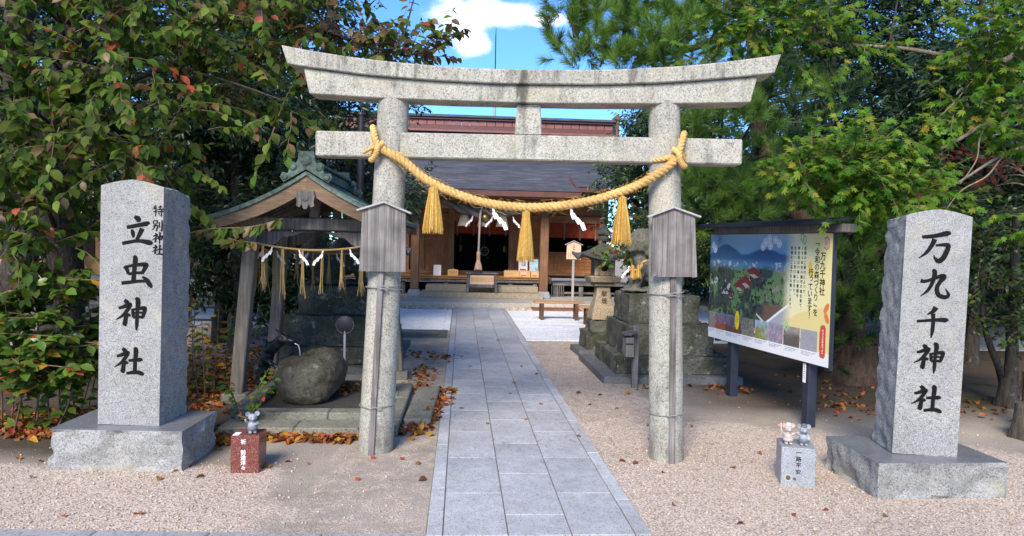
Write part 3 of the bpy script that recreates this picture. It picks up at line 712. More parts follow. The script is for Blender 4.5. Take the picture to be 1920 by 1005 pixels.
def straw_tassel(name, parent, p, length, r0, r1, n=150, mats=None, core=True, seed=0):
    rg = random.Random(seed); b = MB(); p = Vector(p)
    b.lathe([(.006, 0), (r0*.8, -.004), (r0, -.03), (r0*1.12, -.07), ((r0+r1)*.47, -length*.55), (r1*.86, -length*.93), (r1*.5, -length*.95)], 16, p, 0)
    for i in range(n):
        a = rg.uniform(0, 2*math.pi); rr = math.sqrt(rg.random()) if i % 3 else 1; l = length*rg.uniform(.93, 1.03); pts = []
        bend = rg.uniform(-.006, .006)
        for t in (0, .12, .45, .75, 1):
            r = (r0*1.05 if t < .2 else r0+(r1-r0)*t**.9)*(.55+.5*rr); pts.append(p+Vector((math.cos(a)*r+bend*t, math.sin(a)*r, -.012-l*t)))
        w = rg.uniform(.0018, .0034); b.tube(pts, [w, w, w, w, w*.6], 3, 0, False)
    return b.build(name, mats or M['tassel'], parent, 60, fix=False)
RY = -.155
rope_pts = [(-1.135, -.02, 2.33), (-1.10, -.12, 2.285), (-1.02, RY, 2.245), (-.891, RY, 2.172), (-.733, RY, 2.05), (-.496, RY-.01, 1.945), (-.261, RY-.015, 1.885), (.013, RY-.02, 1.864), (.285, RY-.015, 1.886), (.555, RY-.01, 1.946), (.824, RY, 2.052), (1.0, RY, 2.165), (1.09, -.13, 2.25), (1.135, -.03, 2.31)]
shim = thing('shimenawa', 'thick golden twisted straw rope with three tassels slung between the gate pillars', 'sacred rope', TM, TRZ)
b = MB(); twisted(b, rope_pts, .032, 24, 3, 10); b.build('rope', M['straw'], shim, 60)
fb = MB(); rgf = random.Random(8)
for i in range(420):
    j = rgf.randrange(2, len(rope_pts)-3); u = rgf.random(); p = Vector(rope_pts[j]).lerp(Vector(rope_pts[j+1]), u); tdir = (Vector(rope_pts[j+1])-Vector(rope_pts[j])).normalized()
    rd = Vector((rgf.gauss(0, 1), rgf.gauss(0, 1), rgf.gauss(0, 1))).normalized(); rd = (rd-tdir*rd.dot(tdir)).normalized(); l = rgf.uniform(.02, .06)
    fb.tube([p+rd*.022, p+rd*(.030+l*.35)+tdir*l*rgf.uniform(-.8, .8), p+rd*(.034+l*.5)+tdir*l*rgf.uniform(-1.2, 1.2)-Vector((0, 0, l*.2))], [.0011, .0009, .0005], 3, 0, False)
tag(fb.build('loose_fibres', M['tassel'], shim, fix=False), kind='stuff')
for sx in (-1, 1):            # the two bindings round the pillars
    b = MB()
    cx = sx*1.045; ring = []
    for i in range(17):
        a = 2*math.pi*i/16; ring.append((cx+.135*math.cos(a), .135*math.sin(a), 2.27+.035*math.sin(a*1+sx)))
    twisted(b, ring, .02, 10, 3, 7); b.build('binding', M['straw'], shim, 60)
for sx in (-1, 1):
    b = MB()
    twisted(b, [(sx*1.16, -.06, 2.235), (sx*1.10, -.165, 2.285), (sx*1.115, -.165, 2.35), (sx*1.135, -.13, 2.415), (sx*1.145, -.10, 2.43)], .024, 4, 3, 8)
    twisted(b, [(sx*1.06, -.15, 2.31), (sx*1.09, -.185, 2.275), (sx*1.10, -.175, 2.235), (sx*1.13, -.15, 2.195), (sx*1.15, -.12, 2.19)], .022, 4, 3, 8)
    if sx < 0: twisted(b, [(-1.10, -.17, 2.285), (-1.15, -.165, 2.265), (-1.20, -.15, 2.24)], .014, 3, 3, 6)
    b.build('knot', M['straw'], shim, 60)
straw_tassel('tassel', shim, (-.680, RY-.005, 2.005), .33, .030, .068, 190, seed=1)
straw_tassel('tassel', shim, (.0, RY-.02, 1.845), .36, .024, .055, 170, seed=2)
straw_tassel('tassel', shim, (.697, RY-.005, 1.965), .345, .026, .070, 180, seed=3)
def paper_streamer(parent, p, s=1.0, flip=1, lean=.0, seed=0):
    b = MB(); x, y, z = p; segs = [((0, 0), (.015, 0), (.030, -.05), (.012, -.055)), ((.004, -.045), (.036, -.045), (.062, -.085), (.022, -.092)), ((.030, -.075), (.066, -.078), (.100, -.118), (.062, -.128)), ((.070, -.108), (.104, -.112), (.125, -.165), (.098, -.172))]
    for i, q in enumerate(segs):
        vs = [(x+flip*u*s, y-.006*i+.010*((k+i) % 2), z+w*s) for k, (u, w) in enumerate(q)]
        vs += [(a, c+.0012, d) for a, c, d in vs]
        b.add(vs, [(0, 1, 2, 3), (7, 6, 5, 4), (0, 4, 5, 1), (1, 5, 6, 2), (2, 6, 7, 3), (3, 7, 4, 0)])
    return b.build('paper_streamer', M['paper'], parent)
paper_streamer(shim, (-.252, RY-.02, 1.865), 1.0)
paper_streamer(shim, (.315, RY-.02, 1.875), 1.0)
# ------------------------------------------------------------------ blank notice boards tied to the pillars
def notice(label, pts_board, stake_top, stake_bot, yb, cx):
    t = thing('notice_board', label, 'notice board', TM, TRZ, 'wooden notice boards tied to the gate pillars')
    (x0, z0), (x1, z1), (x2, z2), (x3, z3), (xa, za) = pts_board         # BL BR TR TL apex
    for i, (l, r) in enumerate(((0, .1), (.1, .9), (.9, 1))):
        def X(u, top): return (x3+(x2-x3)*u) if top else (x0+(x1-x0)*u)
        poly = [(X(l, 0)+.0003, z0), (X(r, 0)-.0003, z1)]
        def ztop(u): return (z3+(za-z3)*(u/.5)) if u < .5 else (za+(z2-za)*((u-.5)/.5))
        poly += [(X(r, 1)-.001, ztop(r))]
        if l < .5 < r: poly.append((X(.5, 1), za))
        poly += [(X(l, 1)+.001, ztop(l))]
        MB().prism(poly, yb-.012-(.0012 if i == 1 else 0), yb+.012).build('plank', M['wood_board'], t)
    for sg, (xe, ze) in ((-1, (x3-.038, z3-.012)), (1, (x2+.04, z2-.012))):
        MB().bar((xa-sg*.004, yb, za+.014), (xe, yb, ze), .075, .014, .003, up=(0, 0, 1)).build('roof_board', M['wood_bleached'], t)
    MB().bar((stake_bot[0], yb+.03, -.02), (stake_top[0], yb+.03, stake_top[1]+.3), .042, .03, .003, up=(0, 1, 0)).build('stake', M['wood_board'], t)
    for z, dz in ((1.26, .012), (1.24, -.01), (.36, .01)):
        b = MB(); px = cx(z); pts = []
        sx_ = stake_bot[0]+(stake_top[0]-stake_bot[0])*z/1.3
        for i in range(25):
            a = math.pi*.0+2*math.pi*i/24; r = .128+(2.6-z)*.002
            x, y = px+(r+.004)*math.cos(a), (r+.004)*math.sin(a)
            if y < -.085 and abs(x-sx_) < .045: y = yb+.008
            pts.append((x, y, z+dz*math.sin(a+1)))
        b.tube(pts, .0042, 6, 0, False)
        b.tube([(sx_-.012, yb+.004, z), (sx_+.02, yb-.004, z+.006), (sx_+.045, yb-.002, z-.006)], .004, 5)
        b.build('tie_wire', M['wire'], t)
notice('blank weathered grey notice board tied to the left gate pillar', ((-1.214, 1.372), (-.872, 1.372), (-.876, 1.812), (-1.196, 1.826), (-1.034, 1.866)), (-1.047, 1.36), (-1.112, 0), -.165, lambda z: -1.108+.0363*z)
notice('blank weathered grey notice board tied to the right gate pillar', ((.924, 1.379), (1.253, 1.386), (1.224, 1.832), (.919, 1.825), (1.067, 1.873)), (1.083, 1.37), (1.118, 0), -.165, lambda z: 1.108-.0363*z)
# ------------------------------------------------------------------ inscribed stone pillars
def stele_fn(tw, td, ra, w, d, h, apex_x, leftcut=0):
    def fn(p, u, v, ww):
        k = ww; x = p.x*(1+(tw-1)*k); y = p.y*(1+(td-1)*k); z = p.z
        if ww > .9:
            a = abs(u-.5)*2; z -= ra*a**1.5*((ww-.9)/.1); z -= .03*v*((ww-.9)/.1)
        return Vector((x, y, z))
    return fn
def stone_monument(label, base_loc, base_rz, base_size, shaft_loc, shaft_rz, shaft_size, tw, rz_chars, chars, small, seed, lean=0):
    t = thing('stone_monument', label, 'stone monument', base_loc, base_rz, 'inscribed granite pillars flanking the gate')
    rough_block('plinth', base_size, .026, .034, M['stele_rough'], t, ('top', 'bottom'), freq=5, seed=seed)
    inv = Matrix.Rotation(-base_rz, 4, 'Z') @ Matrix.Translation(-Vector(base_loc))
    sh = rough_block('shaft', shaft_size, .022, .0125, M['stele_rough'], t, ('front', 'bottom'), fn=stele_fn(tw, .97, .045, *shaft_size, 0), freq=11, seed=seed+2)
    me = sh.data; me.materials.append(M['stele'])
    for p in me.polygons:
        if p.normal.y < -.97: p.material_index = 1
    L = inv @ Vector(shaft_loc); sh.location = L; sh.rotation_euler = (0, lean, shaft_rz-base_rz)
    y0 = -shaft_size[1]/2
    for i, (ch, x, z, s) in enumerate(chars):
        brush(KAN[ch], s, M['black_paint'], 'character', sh, (x, y0*(1-.03*z/shaft_size[2])-.001, z))
    pl = [c for c in t.children if c.name.startswith('plinth')][0]
    pl.data.materials.append(M['polish'])
    for p in pl.data.polygons:
        if p.normal.z > .97: p.material_index = 1
    return t
# left: front face s from 0 to .429 at the foot, z .28 to 1.98
fl, fr = Vector((-2.495, 5.151, .278)), Vector((-2.066, 5.115, .278)); rz = math.atan2(fr.y-fl.y, fr.x-fl.x); nrm = Vector((-math.sin(rz), math.cos(rz), 0))
c = (fl+fr)/2+nrm*.21; w = .429
Lm = stone_monument('tall granite pillar left of the gate with four large characters and a small column', (-2.29, 5.30, 0), math.atan2(-.045, .89), (.895, .60, .276), c, rz, (w, .42, 1.70), 1.015, 0,
    [('立', .244-w/2+.010, 1.629-.278-.005, .215), ('虫', .238-w/2+.010, 1.350-.278, .215), ('神', .217-w/2+.006, 1.047-.278, .215), ('社', .206-w/2+.006, .716-.278, .205),
     ('特', .395-w/2+.004, 1.772-.278, .078), ('別', .390-w/2+.004, 1.669-.278, .078), ('神', .392-w/2+.004, 1.580-.278, .076), ('社', .391-w/2+.004, 1.499-.278, .076)], None, 1, math.radians(.6))
fl, fr = Vector((2.935, 4.632, .25)), Vector((3.347, 4.562, .25)); rz = math.atan2(fr.y-fl.y, fr.x-fl.x); nrm = Vector((-math.sin(rz), math.cos(rz), 0))
c = (fl+fr)/2+nrm*.165; w = .417
Rm = stone_monument('tall grey granite pillar right of the gate with five large characters', (3.155, 4.76, 0), .02, (.89, .66, .235), c+Vector((0, 0, -.014)), rz, (w, .33, 1.655), 1.01, 0,
    [('万', .195-w/2, 1.639-.236, .205), ('九', .208-w/2, 1.393-.236, .195), ('千', .202-w/2, 1.138-.236, .20), ('神', .200-w/2, .890-.236, .195), ('社', .200-w/2, .612-.236, .195)], None, 5, math.radians(1.2))
# ------------------------------------------------------------------ two small granite blocks with stone mice
def granite_block(name, label, loc, rz, size, mat_, text, tx_, tz_, ts, tstep, ink, group):
    t = thing(name, label, 'stone block', loc, rz, group); sx, sy, sz = size
    MB().bb(-sx/2, sx/2, -sy/2, sy/2, -.03, sz, .004).build('block', mat_, t)
    for i, ch in enumerate(text):
        if ch != ' ': b = MB(); lettering(b, ch, tx_, tz_-i*tstep, ts, tstep, -sy/2-.0012, bold=ts*.022); b.build('character', ink, t, fix=False)
    return t
G = 'small granite blocks with mouse figurines'
rb = granite_block('red_granite_block', 'small polished red granite block with white characters near the left pillar', (-1.436, 5.045, 0), 0, (.19, .19, .256), M['red_granite'], '祈 前途洋々', -.010, .215, .036, .036, M['white_paint'], G)
MB().bb(-.085, -.045, -.09, -.01, .2565, .258, .0003).build('white_plate', M['paper'], rb)
gb = granite_block('grey_granite_block', 'small grey granite block with dark characters near the right pillar', (2.338, 4.785, 0), math.atan2(-.063, .209), (.222, .25, .262), M['block_granite'], '一路平安', .0, .232, .036, .044, M['black_paint'], G)
b = MB()
for cx, cz, r, petals in ((-.063, .055, .016, 1), (-.022, .05, .011, 0)):
    b.add([(cx+r*math.cos(a*math.pi/8), -.1262, cz+r*math.sin(a*math.pi/8)) for a in range(16)], [tuple(range(16))], 0)
    if petals:
        for k in range(14):
            a = k*2*math.pi/14; b.add([(cx+q*math.cos(a+e), -.1264-.0001*(k % 2), cz+q*math.sin(a+e)) for q, e in ((.017, -.1), (.028, 0), (.017, .1))], [(0, 1, 2)], 1)
b.build('flower_emblem', [M['brown_ink'], m_plain('petal_pale', (.55, .55, .36), .6)], gb, fix=False)
def mouse(name, label, loc, rz, body_m, dark_m, pose, cap=False, flag_=False, baton=False, k=1.0):
    t = thing(name, label, 'figurine', loc, rz, 'stone mouse figurines')
    P = [('e', (0, 0, .052), (.030, .026, .034)), ('e', (0, 0, .034), (.032, .028, .018)), ('c', (-.013, 0, .030), (-.014, -.002, .010), .011, .011), ('c', (.013, 0, .030), (.014, -.002, .010), .011, .011),
         ('e', (-.015, -.010, .008), (.012, .019, .008)), ('e', (.015, -.010, .008), (.012, .019, .008)),
         ('e', (0, -.003, .108), (.029, .027, .025)), ('c', (0, -.022, .102), (0, -.036, .099), .013, .006), ('c', (0, 0, .076), (0, 0, .09), .014, .016)]
    for a, c in pose: P += [('c', a, c[0], .0095, .009)]+([('c', c[0], c[1], .009, .0085)] if len(c) > 1 else [])
    o = blob('body', P, .0036, body_m, t, smooth_it=2)
    for sx in (-1, 1):
        e = MB(); e.lathe([(.002, -.004), (.011, -.004), (.0165, -.001), (.0165, .002), (.011, .001), (.004, -.001)], 14)
        q = e.build('ear', body_m, t, 60); q.rotation_euler = (math.radians(90), 0, math.radians(-18*sx)); q.location = (sx*.030, .004, .130)
        ey = MB(); ey.lathe([(.0, -.003), (.003, -.0015), (.0035, 0), (.003, .0015), (.0, .003)], 8); q = ey.build('eye', M['black_paint'], t, 60); q.location = (sx*.012, -.0265, .114)
    ns = MB(); ns.lathe([(0, -.003), (.003, 0), (0, .003)], 8); q = ns.build('nose', M['black_paint'], t, 60); q.location = (0, -.0415, .101)
    b = MB(); b.lathe([(.0335, .0), (.0355, .004), (.0345, .016), (.030, .019)], 20, (0, 0, .028)); b.build('trousers', dark_m, t, 60)
    b = MB(); b.lathe([(.018, .0), (.023, .003), (.021, .008), (.016, .009)], 16, (0, 0, .078)); b.build('collar', dark_m, t, 60)
    if cap:
        b = MB(); b.lathe([(.020, 0), (.021, .004), (.017, .008), (.019, .016), (.013, .021), (.004, .022)], 18, (0, .0, .128)); b.tube([(0, -.016, .131), (0, -.030, .129)], [.012, .006], 8, flat=.25); b.build('cap', cap, t, 50)
    if flag_:
        b = MB(); b.tube([(-.052, -.012, .070), (-.056, -.012, .150)], .0032, 8); b.build('flag_pole', M['stone_fig_white'], t, 60)
        MB().prism([(-.056, .148), (-.057, .118), (-.084, .138)], -.014, -.010).build('pennant', m_plain('pennant_pink', (.50, .20, .17), .6), t)
    if baton:
        b = MB(); b.tube([(-.028, .008, .098), (-.060, .012, .112), (-.088, .014, .127)], [.004, .005, .007], 8); b.build('stick', m_plain('stick_brown', (.16, .08, .06), .6), t, 60)
    t.scale = (k, k, k); return t
mouse('mouse_figurine', 'grey stone mouse figurine with raised arm standing on the red granite block', (-1.405, 5.015, .257), math.radians(25), M['stone_fig'], M['stone_fig_dark'],
      [((-.026, 0, .072), ((-.044, -.014, .088), (-.048, -.020, .098))), ((.026, 0, .072), ((.036, -.016, .062), (.018, -.030, .066)))], baton=True, k=1.02)
g1 = Matrix.Rotation(gb.rotation_euler.z, 4, 'Z')
mouse('mouse_figurine', 'pinkish stone mouse figurine waving a pennant, left one on the grey granite block', gb.location+g1 @ Vector((-.060, -.045, .263)), math.radians(-4), M['stone_fig_pink'], M['stone_fig_pink'],
      [((-.026, 0, .072), ((-.046, -.010, .082), (-.053, -.014, .094))), ((.026, 0, .070), ((.046, -.012, .078), (.060, -.016, .086)))], cap=M['stone_fig_white'], flag_=True, k=1.0)
mouse('mouse_figurine', 'dark grey capped stone mouse figurine, right one on the grey granite block', gb.location+g1 @ Vector((.040, -.045, .263)), math.radians(-10), M['stone_fig'], M['stone_fig_dark'],
      [((-.026, 0, .072), ((-.042, -.010, .076), (-.050, -.014, .086))), ((.026, 0, .070), ((.036, -.010, .050), (.030, -.016, .046)))], cap=M['stone_fig_dark'], k=1.0)
# ------------------------------------------------------------------ the shrine hall
def part(mb, name, mats, root, smooth=None, fix=True):       # mb is in world metres, root unrotated
    me = mb.mesh(name, mats, smooth, fix); me.transform(Matrix.Translation(-root.location)); return link(name, me, root)
def sub(mb, name, mats, par, root, smooth=None):
    me = mb.mesh(name, mats, smooth); me.transform(Matrix.Translation(-root.location)); return link(name, me, par)
hall = thing('shrine_hall', 'brown wooden shrine hall with dark slate roof at the end of the path', 'shrine', (.47, 17.6, 0))
X0 = .47
part(MB().bb(-5.2, 6.2, 17.62, 24.5, -.1, .125, .012), 'platform', M['concrete'], hall)
part(MB().bb(-1.06, 2.20, 18.95, 20.1, .125, .272, .012), 'step', M['step'], hall)
part(MB().bb(-.93, 2.10, 19.36, 20.1, .272, .432, .012), 'step', M['step'], hall)
for x in (-1.235, 2.25):
    part(MB().box((x, 19.5, .215), (.34, .34, .19), .02, fn=lambda p: Vector((x+(p.x-x)*(1.12-.25*(p.z-.12)/.19), 19.5+(p.y-19.5)*(1.12-.25*(p.z-.12)/.19), p.z))), 'post_base', M['block_granite'], hall)
    part(MB().bb(x-.115, x+.115, 19.39, 19.61, .31, 2.78, .02), 'post', M['wood_post'], hall)
part(MB().bb(-1.75, 2.75, 19.40, 19.60, 2.50, 2.78, .02), 'front_beam', M['wood_shrine_h'], hall)
part(MB().bb(-1.9, 2.95, 19.30, 19.50, 2.80, 2.93, .01), 'eave_beam', M['wood_shrine_h'], hall)
for x in (-1.235, 2.25): part(MB().bb(x-.08, x+.08, 19.6, 21.5, 2.42, 2.62, .01), 'side_beam', M['wood_shrine_h'], hall)
# veranda
part(MB().bb(-3.9, 2.56, 20.12, 21.5, .575, .63, .006), 'veranda_edge', M['wood_gold'], hall)
for i in range(17):
    x = -3.9+i*.38; part(MB().bb(x+.004, x+.372, 20.08, 21.45, .634, .652, .003), 'floor_board', M['wood_gold'], hall)
part(MB().bb(-3.9, 2.56, 20.16, 20.3, .49, .572, .006), 'veranda_beam', M['wood_grey'], hall)
part(MB().bb(2.58, 4.9, 20.05, 21.5, .44, .50, .008), 'veranda_edge', M['wood_grey'], hall)
for x in (2.7, 3.4, 4.1, 4.8): part(MB().bb(x-.06, x+.06, 20.1, 20.22, .12, .438, .008), 'veranda_post', M['wood_grey'], hall)
part(MB().bb(2.75, 4.75, 20.14, 20.19, .2, .26, .006), 'veranda_rail', M['wood_grey'], hall)
for x in (-3.6, -2.6, -1.6, -.4, 1.4, 2.1): part(MB().bb(x-.06, x+.06, 20.2, 20.32, .12, .488, .008), 'veranda_post', M['wood_grey'], hall)
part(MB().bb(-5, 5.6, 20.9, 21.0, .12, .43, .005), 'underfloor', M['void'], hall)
for i in range(7): part(MB().bb(2.55+i*.055, 2.575+i*.055, 20.06, 20.09, .13, .438, .003), 'grille_bar', M['wood_grey'], hall)
# walls: posts, lattice doors, openings, curtains
WY = 21.5
for x in (-3.35, -1.62, -1.17, -.30, 1.50, 2.42, 4.22): part(MB().bb(x-.09, x+.09, WY-.08, WY+.1, .62, 3.3, .01), 'wall_post', M['wood_shrine'], hall)
part(MB().bb(-3.5, 4.4, WY-.06, WY+.08, 2.24, 2.46, .01), 'lintel', M['wood_shrine_h'], hall)
part(MB().bb(-3.5, 4.4, WY-.03, WY+.05, 2.47, 3.4, .01), 'upper_wall', M['wood_shrine_h'], hall)
part(MB().bb(-3.5, 4.4, WY-.10, WY+.04, .655, .76, .01), 'sill', M['wood_shrine_h'], hall)
def lattice(x0, x1, z0, z1, cell, y=WY):
    part(MB().bb(x0, x1, y+.0, y+.03, z0, z1, .003), 'lattice_board', M['wood_red'], hall)
    b = MB(); nx = max(1, round((x1-x0)/cell)); nz = max(1, round((z1-z0)/cell))
    for i in range(nx+1): xx = x0+(x1-x0)*i/nx; b.bb(xx-.016, xx+.016, y-.035, y-.003, z0, z1, .003)
    for i in range(nz+1): zz = z0+(z1-z0)*i/nz; b.bb(x0, x1, y-.028, y-.004, zz-.014, zz+.014, .003)
    o = part(b, 'lattice', M['wood_red'], hall); o['kind'] = 'stuff'
lattice(-1.08, -.39, .77, 2.23, .125); lattice(1.59, 2.33, .77, 2.23, .125)
lattice(2.52, 4.12, .66, 1.30, .105); lattice(-3.25, -1.72, .66, 1.30, .105)
for x0, x1 in ((2.52, 4.12), (-3.25, -1.72)): part(MB().bb(x0-.02, x1+.02, WY-.07, WY+.06, 1.31, 1.37, .006), 'window_sill', M['wood_shrine_h'], hall)
def curtain(x0, x1, z0, z1, nb, y):
    b = MB(); b.grid(lambda u, v: Vector((x0+(x1-x0)*u, y+.02*math.sin(u*34)*(1-v), z0+(z1-z0)*v)), 60, 4)
    c = part(b, 'curtain', M['curtain'], hall, 60)
    for i in range(nb):
        x = x0+(x1-x0)*(i+.18)/(nb-.62); sub(MB().bb(x-.022, x+.022, y-.034, y-.026, z0-.06, z1, .001), 'band', M['curtain_band'], c, hall)
curtain(-.21, 1.41, 1.86, 2.24, 4, WY); curtain(2.52, 4.12, 1.80, 2.24, 4, WY); curtain(-3.25, -1.72, 1.80, 2.24, 4, WY)
# the dark room behind
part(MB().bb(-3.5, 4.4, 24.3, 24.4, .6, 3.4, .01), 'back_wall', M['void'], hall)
for x in (-3.45, 4.35): part(MB().bb(x-.05, x+.05, WY+.1, 24.3, .12, 3.4, .01), 'side_wall', M['wood_shrine'], hall)
part(MB().bb(-3.4, 4.3, WY+.05, 24.3, .58, .64, .005), 'room_floor', M['wood_shrine_h'], hall)
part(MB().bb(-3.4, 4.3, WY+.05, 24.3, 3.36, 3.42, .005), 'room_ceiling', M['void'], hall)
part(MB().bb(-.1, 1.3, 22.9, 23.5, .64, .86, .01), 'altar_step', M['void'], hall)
# roof: slate courses as steps
def roof_courses(name, x0, x1, prof, step, thick=.03):
    b = MB(); pts = [Vector((0, y, z)) for y, z in prof]; L = [0]
    for i in range(1, len(pts)): L.append(L[-1]+(pts[i]-pts[i-1]).length)
    def P(s):
        j = 0
        while j < len(L)-2 and L[j+1] < s: j += 1
        return pts[j].lerp(pts[j+1], (s-L[j])/(L[j+1]-L[j]))
    n = int(L[-1]/step); nx = 44
    for i in range(n):
        a, c = P(i*step), P(min((i+1)*step+.004, L[-1])); o = len(b.v)
        jit = [.006*noise.noise(Vector((k*1.7, i*3.1, 1))) for k in range(nx+1)]
        for k in range(nx+1):
            x = x0+(x1-x0)*k/nx
            b.v += [(x, a.y-.004+jit[k]*.5, a.z-.002), (x, a.y-.004+jit[k]*.5, a.z+thick+jit[k]), (x, c.y, c.z+.002)]
        for k in range(nx):
            q = o+k*3; b.f += [(q, q+3, q+4, q+1), (q+1, q+4, q+5, q+2)]; b.m += [0, 0]
    return part(b, name, M['slate'], hall, fix=False)
MAINP = [(20.15, 3.22), (21.2, 3.66), (22.4, 4.25), (23.3, 4.78), (23.95, 5.24)]
roof_courses('main_roof', -4.1, 5.05, MAINP, .13)
roof_courses('porch_roof', -2.13, 3.06, [(18.5, 2.965), (19.4, 3.16), (20.3, 3.42), (21.2, 3.735), (21.9, 4.03)], .13)
b = MB(); b.grid(lambda u, v: Vector((-4.1+9.15*u, 24.05+4*v, 5.2-2.1*v)), 2, 2); part(b, 'rear_roof', M['slate'], hall)
for x in (-4.13, 5.04):            # verge boards and gable wall
    b = MB()
    for (y0, z0), (y1, z1) in zip(MAINP[:-1], MAINP[1:]): b.bar((x, y0, z0-.08), (x, y1, z1-.08), .06, .2, .004)
    part(b, 'verge_board', M['fascia'], hall)
part(MB().prism([(20.9, 3.35), (24, 5.0), (27, 3.4)], 0, .06, M=Matrix(((0, 1, 0, 4.3), (1, 0, 0, 0), (0, 0, 1, 0), (0, 0, 0, 1)))), 'gable_wall', M['wood_shrine'], hall)
part(MB().bb(-4.1, 5.04, 20.13, 20.19, 3.08, 3.20, .005), 'eave_fascia', M['fascia'], hall)
part(MB().bb(-4.0, 4.95, 20.2, 21.5, 3.12, 3.15, .003), 'soffit', M['wood_shrine_h'], hall)
part(MB().bb(-2.13, 3.06, 18.46, 18.54, 2.80, 2.955, .006), 'porch_fascia', M['fascia'], hall)
part(MB().bb(-2.11, 3.04, 18.44, 18.50, 2.955, 2.985, .003), 'gutter', M['slate'], hall)
b = MB(); b.grid(lambda u, v: Vector((-2.1+5.13*u, 18.55+2.7*v, 2.88+.62*v)), 1, 1); part(b, 'porch_soffit', M['wood_shrine'], hall)
for x in (-2.12, 3.05): part(MB().bar((x, 18.5, 2.9), (x, 21.6, 3.72), .07, .17, .005), 'porch_verge', M['fascia'], hall)
for i in range(24):
    x = -2.0+i*.215; part(MB().bar((x, 18.56, 2.815), (x, 20.2, 3.12), .06, .06, .004), 'rafter', M['wood_shrine'], hall)
for i in range(34):
    x = -4.0+i*.27
    if x < -2.2 or x > 3.1: part(MB().bar((x, 20.2, 3.06), (x, 21.5, 3.1), .06, .06, .004), 'rafter', M['wood_shrine'], hall)
# ridge
part(MB().bb(-4.05, 5.0, 23.72, 24.4, 5.20, 5.27, .006), 'ridge_base', M['ridge'], hall)
part(MB().bb(-4.02, 4.97, 23.82, 24.3, 5.27, 5.42, .006), 'ridge_band', M['fascia'], hall)
for i in range(32):
    x = -4.0+i*.28; part(MB().bb(x+.006, x+.274, 23.86, 24.26, 5.425, 5.60, .008), 'ridge_panel', M['ridge'], hall)
part(MB().bb(-4.05, 5.0, 23.78, 24.34, 5.605, 5.66, .008), 'ridge_lip', M['fascia'], hall)
part(MB().bb(-4.1, 5.05, 23.72, 24.4, 5.665, 5.76, .02), 'ridge_cap', M['slate'], hall)
for x in (-4.14, 5.09): part(MB().bb(x-.05, x+.05, 23.66, 24.46, 4.95, 5.95, .04), 'ridge_end', M['ridge'], hall)
rod = thing('lightning_rod', 'thin lightning rod rising behind the shrine ridge against the sky', 'lightning rod', (1.09, 26, 0))
b = MB(); b.tube([(0, 0, 0), (0, 0, 7.2)], .05, 8); b.build('mast', M['steel'], rod, 60)
b = MB(); b.tube([(0, 0, 7.2), (-.01, 0, 9.0), (0, 0, 9.28)], [.026, .02, .008], 8); b.build('rod', M['dark_metal'], rod, 60)
# big aged rope, bell and pull rope under the porch
br = thing('aged_shimenawa', 'thick grey aged straw rope with three skirts hanging under the shrine porch', 'sacred rope', (.52, 19.25, 2.4))
b = MB(); twisted(b, [(-1.05, 0, .30), (-.7, 0, .16), (-.32, 0, .03), (.05, 0, -.02), (.5, 0, -.01), (.95, 0, .05), (1.25, 0, .14)], .15, 2.2, 2, 12, per=70, rr=lambda t: .12+.88*math.sin(math.pi*min(1, max(0, t)))**.7); b.build('rope', M['straw_old'], br, 60)
for i, x in enumerate((-.46, .06, .56)):
    b = MB(); b.lathe([(.05, 0), (.10, -.05), (.13, -.18), (.16, -.30), (.15, -.305)], 18, (x, -.02, -.06))
    for k in range(40):
        a = 2*math.pi*k/40; b.tube([(x+.10*math.cos(a), -.02+.10*math.sin(a), -.10), (x+.165*math.cos(a), -.02+.165*math.sin(a), -.37)], .006, 3, 0, False)
    b.build('straw_skirt', M['straw_old'], br, 60)
for i, (x, f) in enumerate(((-.22, -1), (.30, -1), (.82, 1))): paper_streamer(br, (x, -.2, -.10), 1.7, f)
bell = thing('bell_rope', 'white bell rope with straw tassel hanging before the offering box', 'bell rope', (.455, 18.95, .88))
b = MB(); twisted(b, [(.10, .25, 1.75), (.03, .02, 1.45), (.012, 0, 1.0), (0, 0, .46)], .027, 20, 2, 7); b.build('rope', m_wood('rope_white', (.42, .36, .33), (.6, .54, .5), (60, 60, 60), .9), bell, 60)
b = MB(); b.lathe([(.045, .48), (.05, .46), (.052, .30), (.046, .28)], 14); b.build('sleeve', M['wood_new'], bell, 60)
straw_tassel('tassel', bell, (0, 0, .29), .29, .04, .10, 90, M['wood_pale'], seed=9)
bl = thing('bell', 'round aged brass bell hanging beside the top of the bell rope', 'bell', (.615, 19.1, 2.26))
b = MB(); b.lathe([(0, -.12), (.03, -.118), (.075, -.095), (.105, -.045), (.11, -.01), (.117, -.008), (.117, .008), (.11, .01), (.105, .045), (.075, .095), (.03, .118), (0, .12)], 22); b.build('body', M['brass'], bl, 40)
b = MB(); b.tube([(.02*math.cos(a)*1, 0, .135+.02*math.sin(a)) for a in [k*math.pi/6 for k in range(13)]], .006, 6); b.build('loop', M['brass'], bl, 60)
ob = thing('offering_box', 'wooden offering box with grey splayed legs on the shrine steps', 'offering box', (.56, 19.12, .272))
for sx in (-1, 1):
    for yy in (-.14, .16): MB().bar((sx*.385, yy, .0), (sx*.345, yy, .50), .075, .075, .005, up=(0, 1, 0)).build('leg', M['wood_grey'], ob)
for i, (z0, z1, m) in enumerate(((.14, .22, 'wood_grey'), (.225, .305, 'wood_pale'), (.31, .39, 'wood_new'), (.395, .475, 'wood_pale'))):
    MB().bb(-.32, .32, -.15, -.125, z0, z1, .004).build('front_board', M[m], ob)
MB().bb(-.31, .31, -.12, .17, .14, .47, .004).build('inner_box', M['wood_new'], ob)
MB().bb(-.42, .42, -.2, .22, .50, .535, .006).build('top_frame', M['wood_grey'], ob)
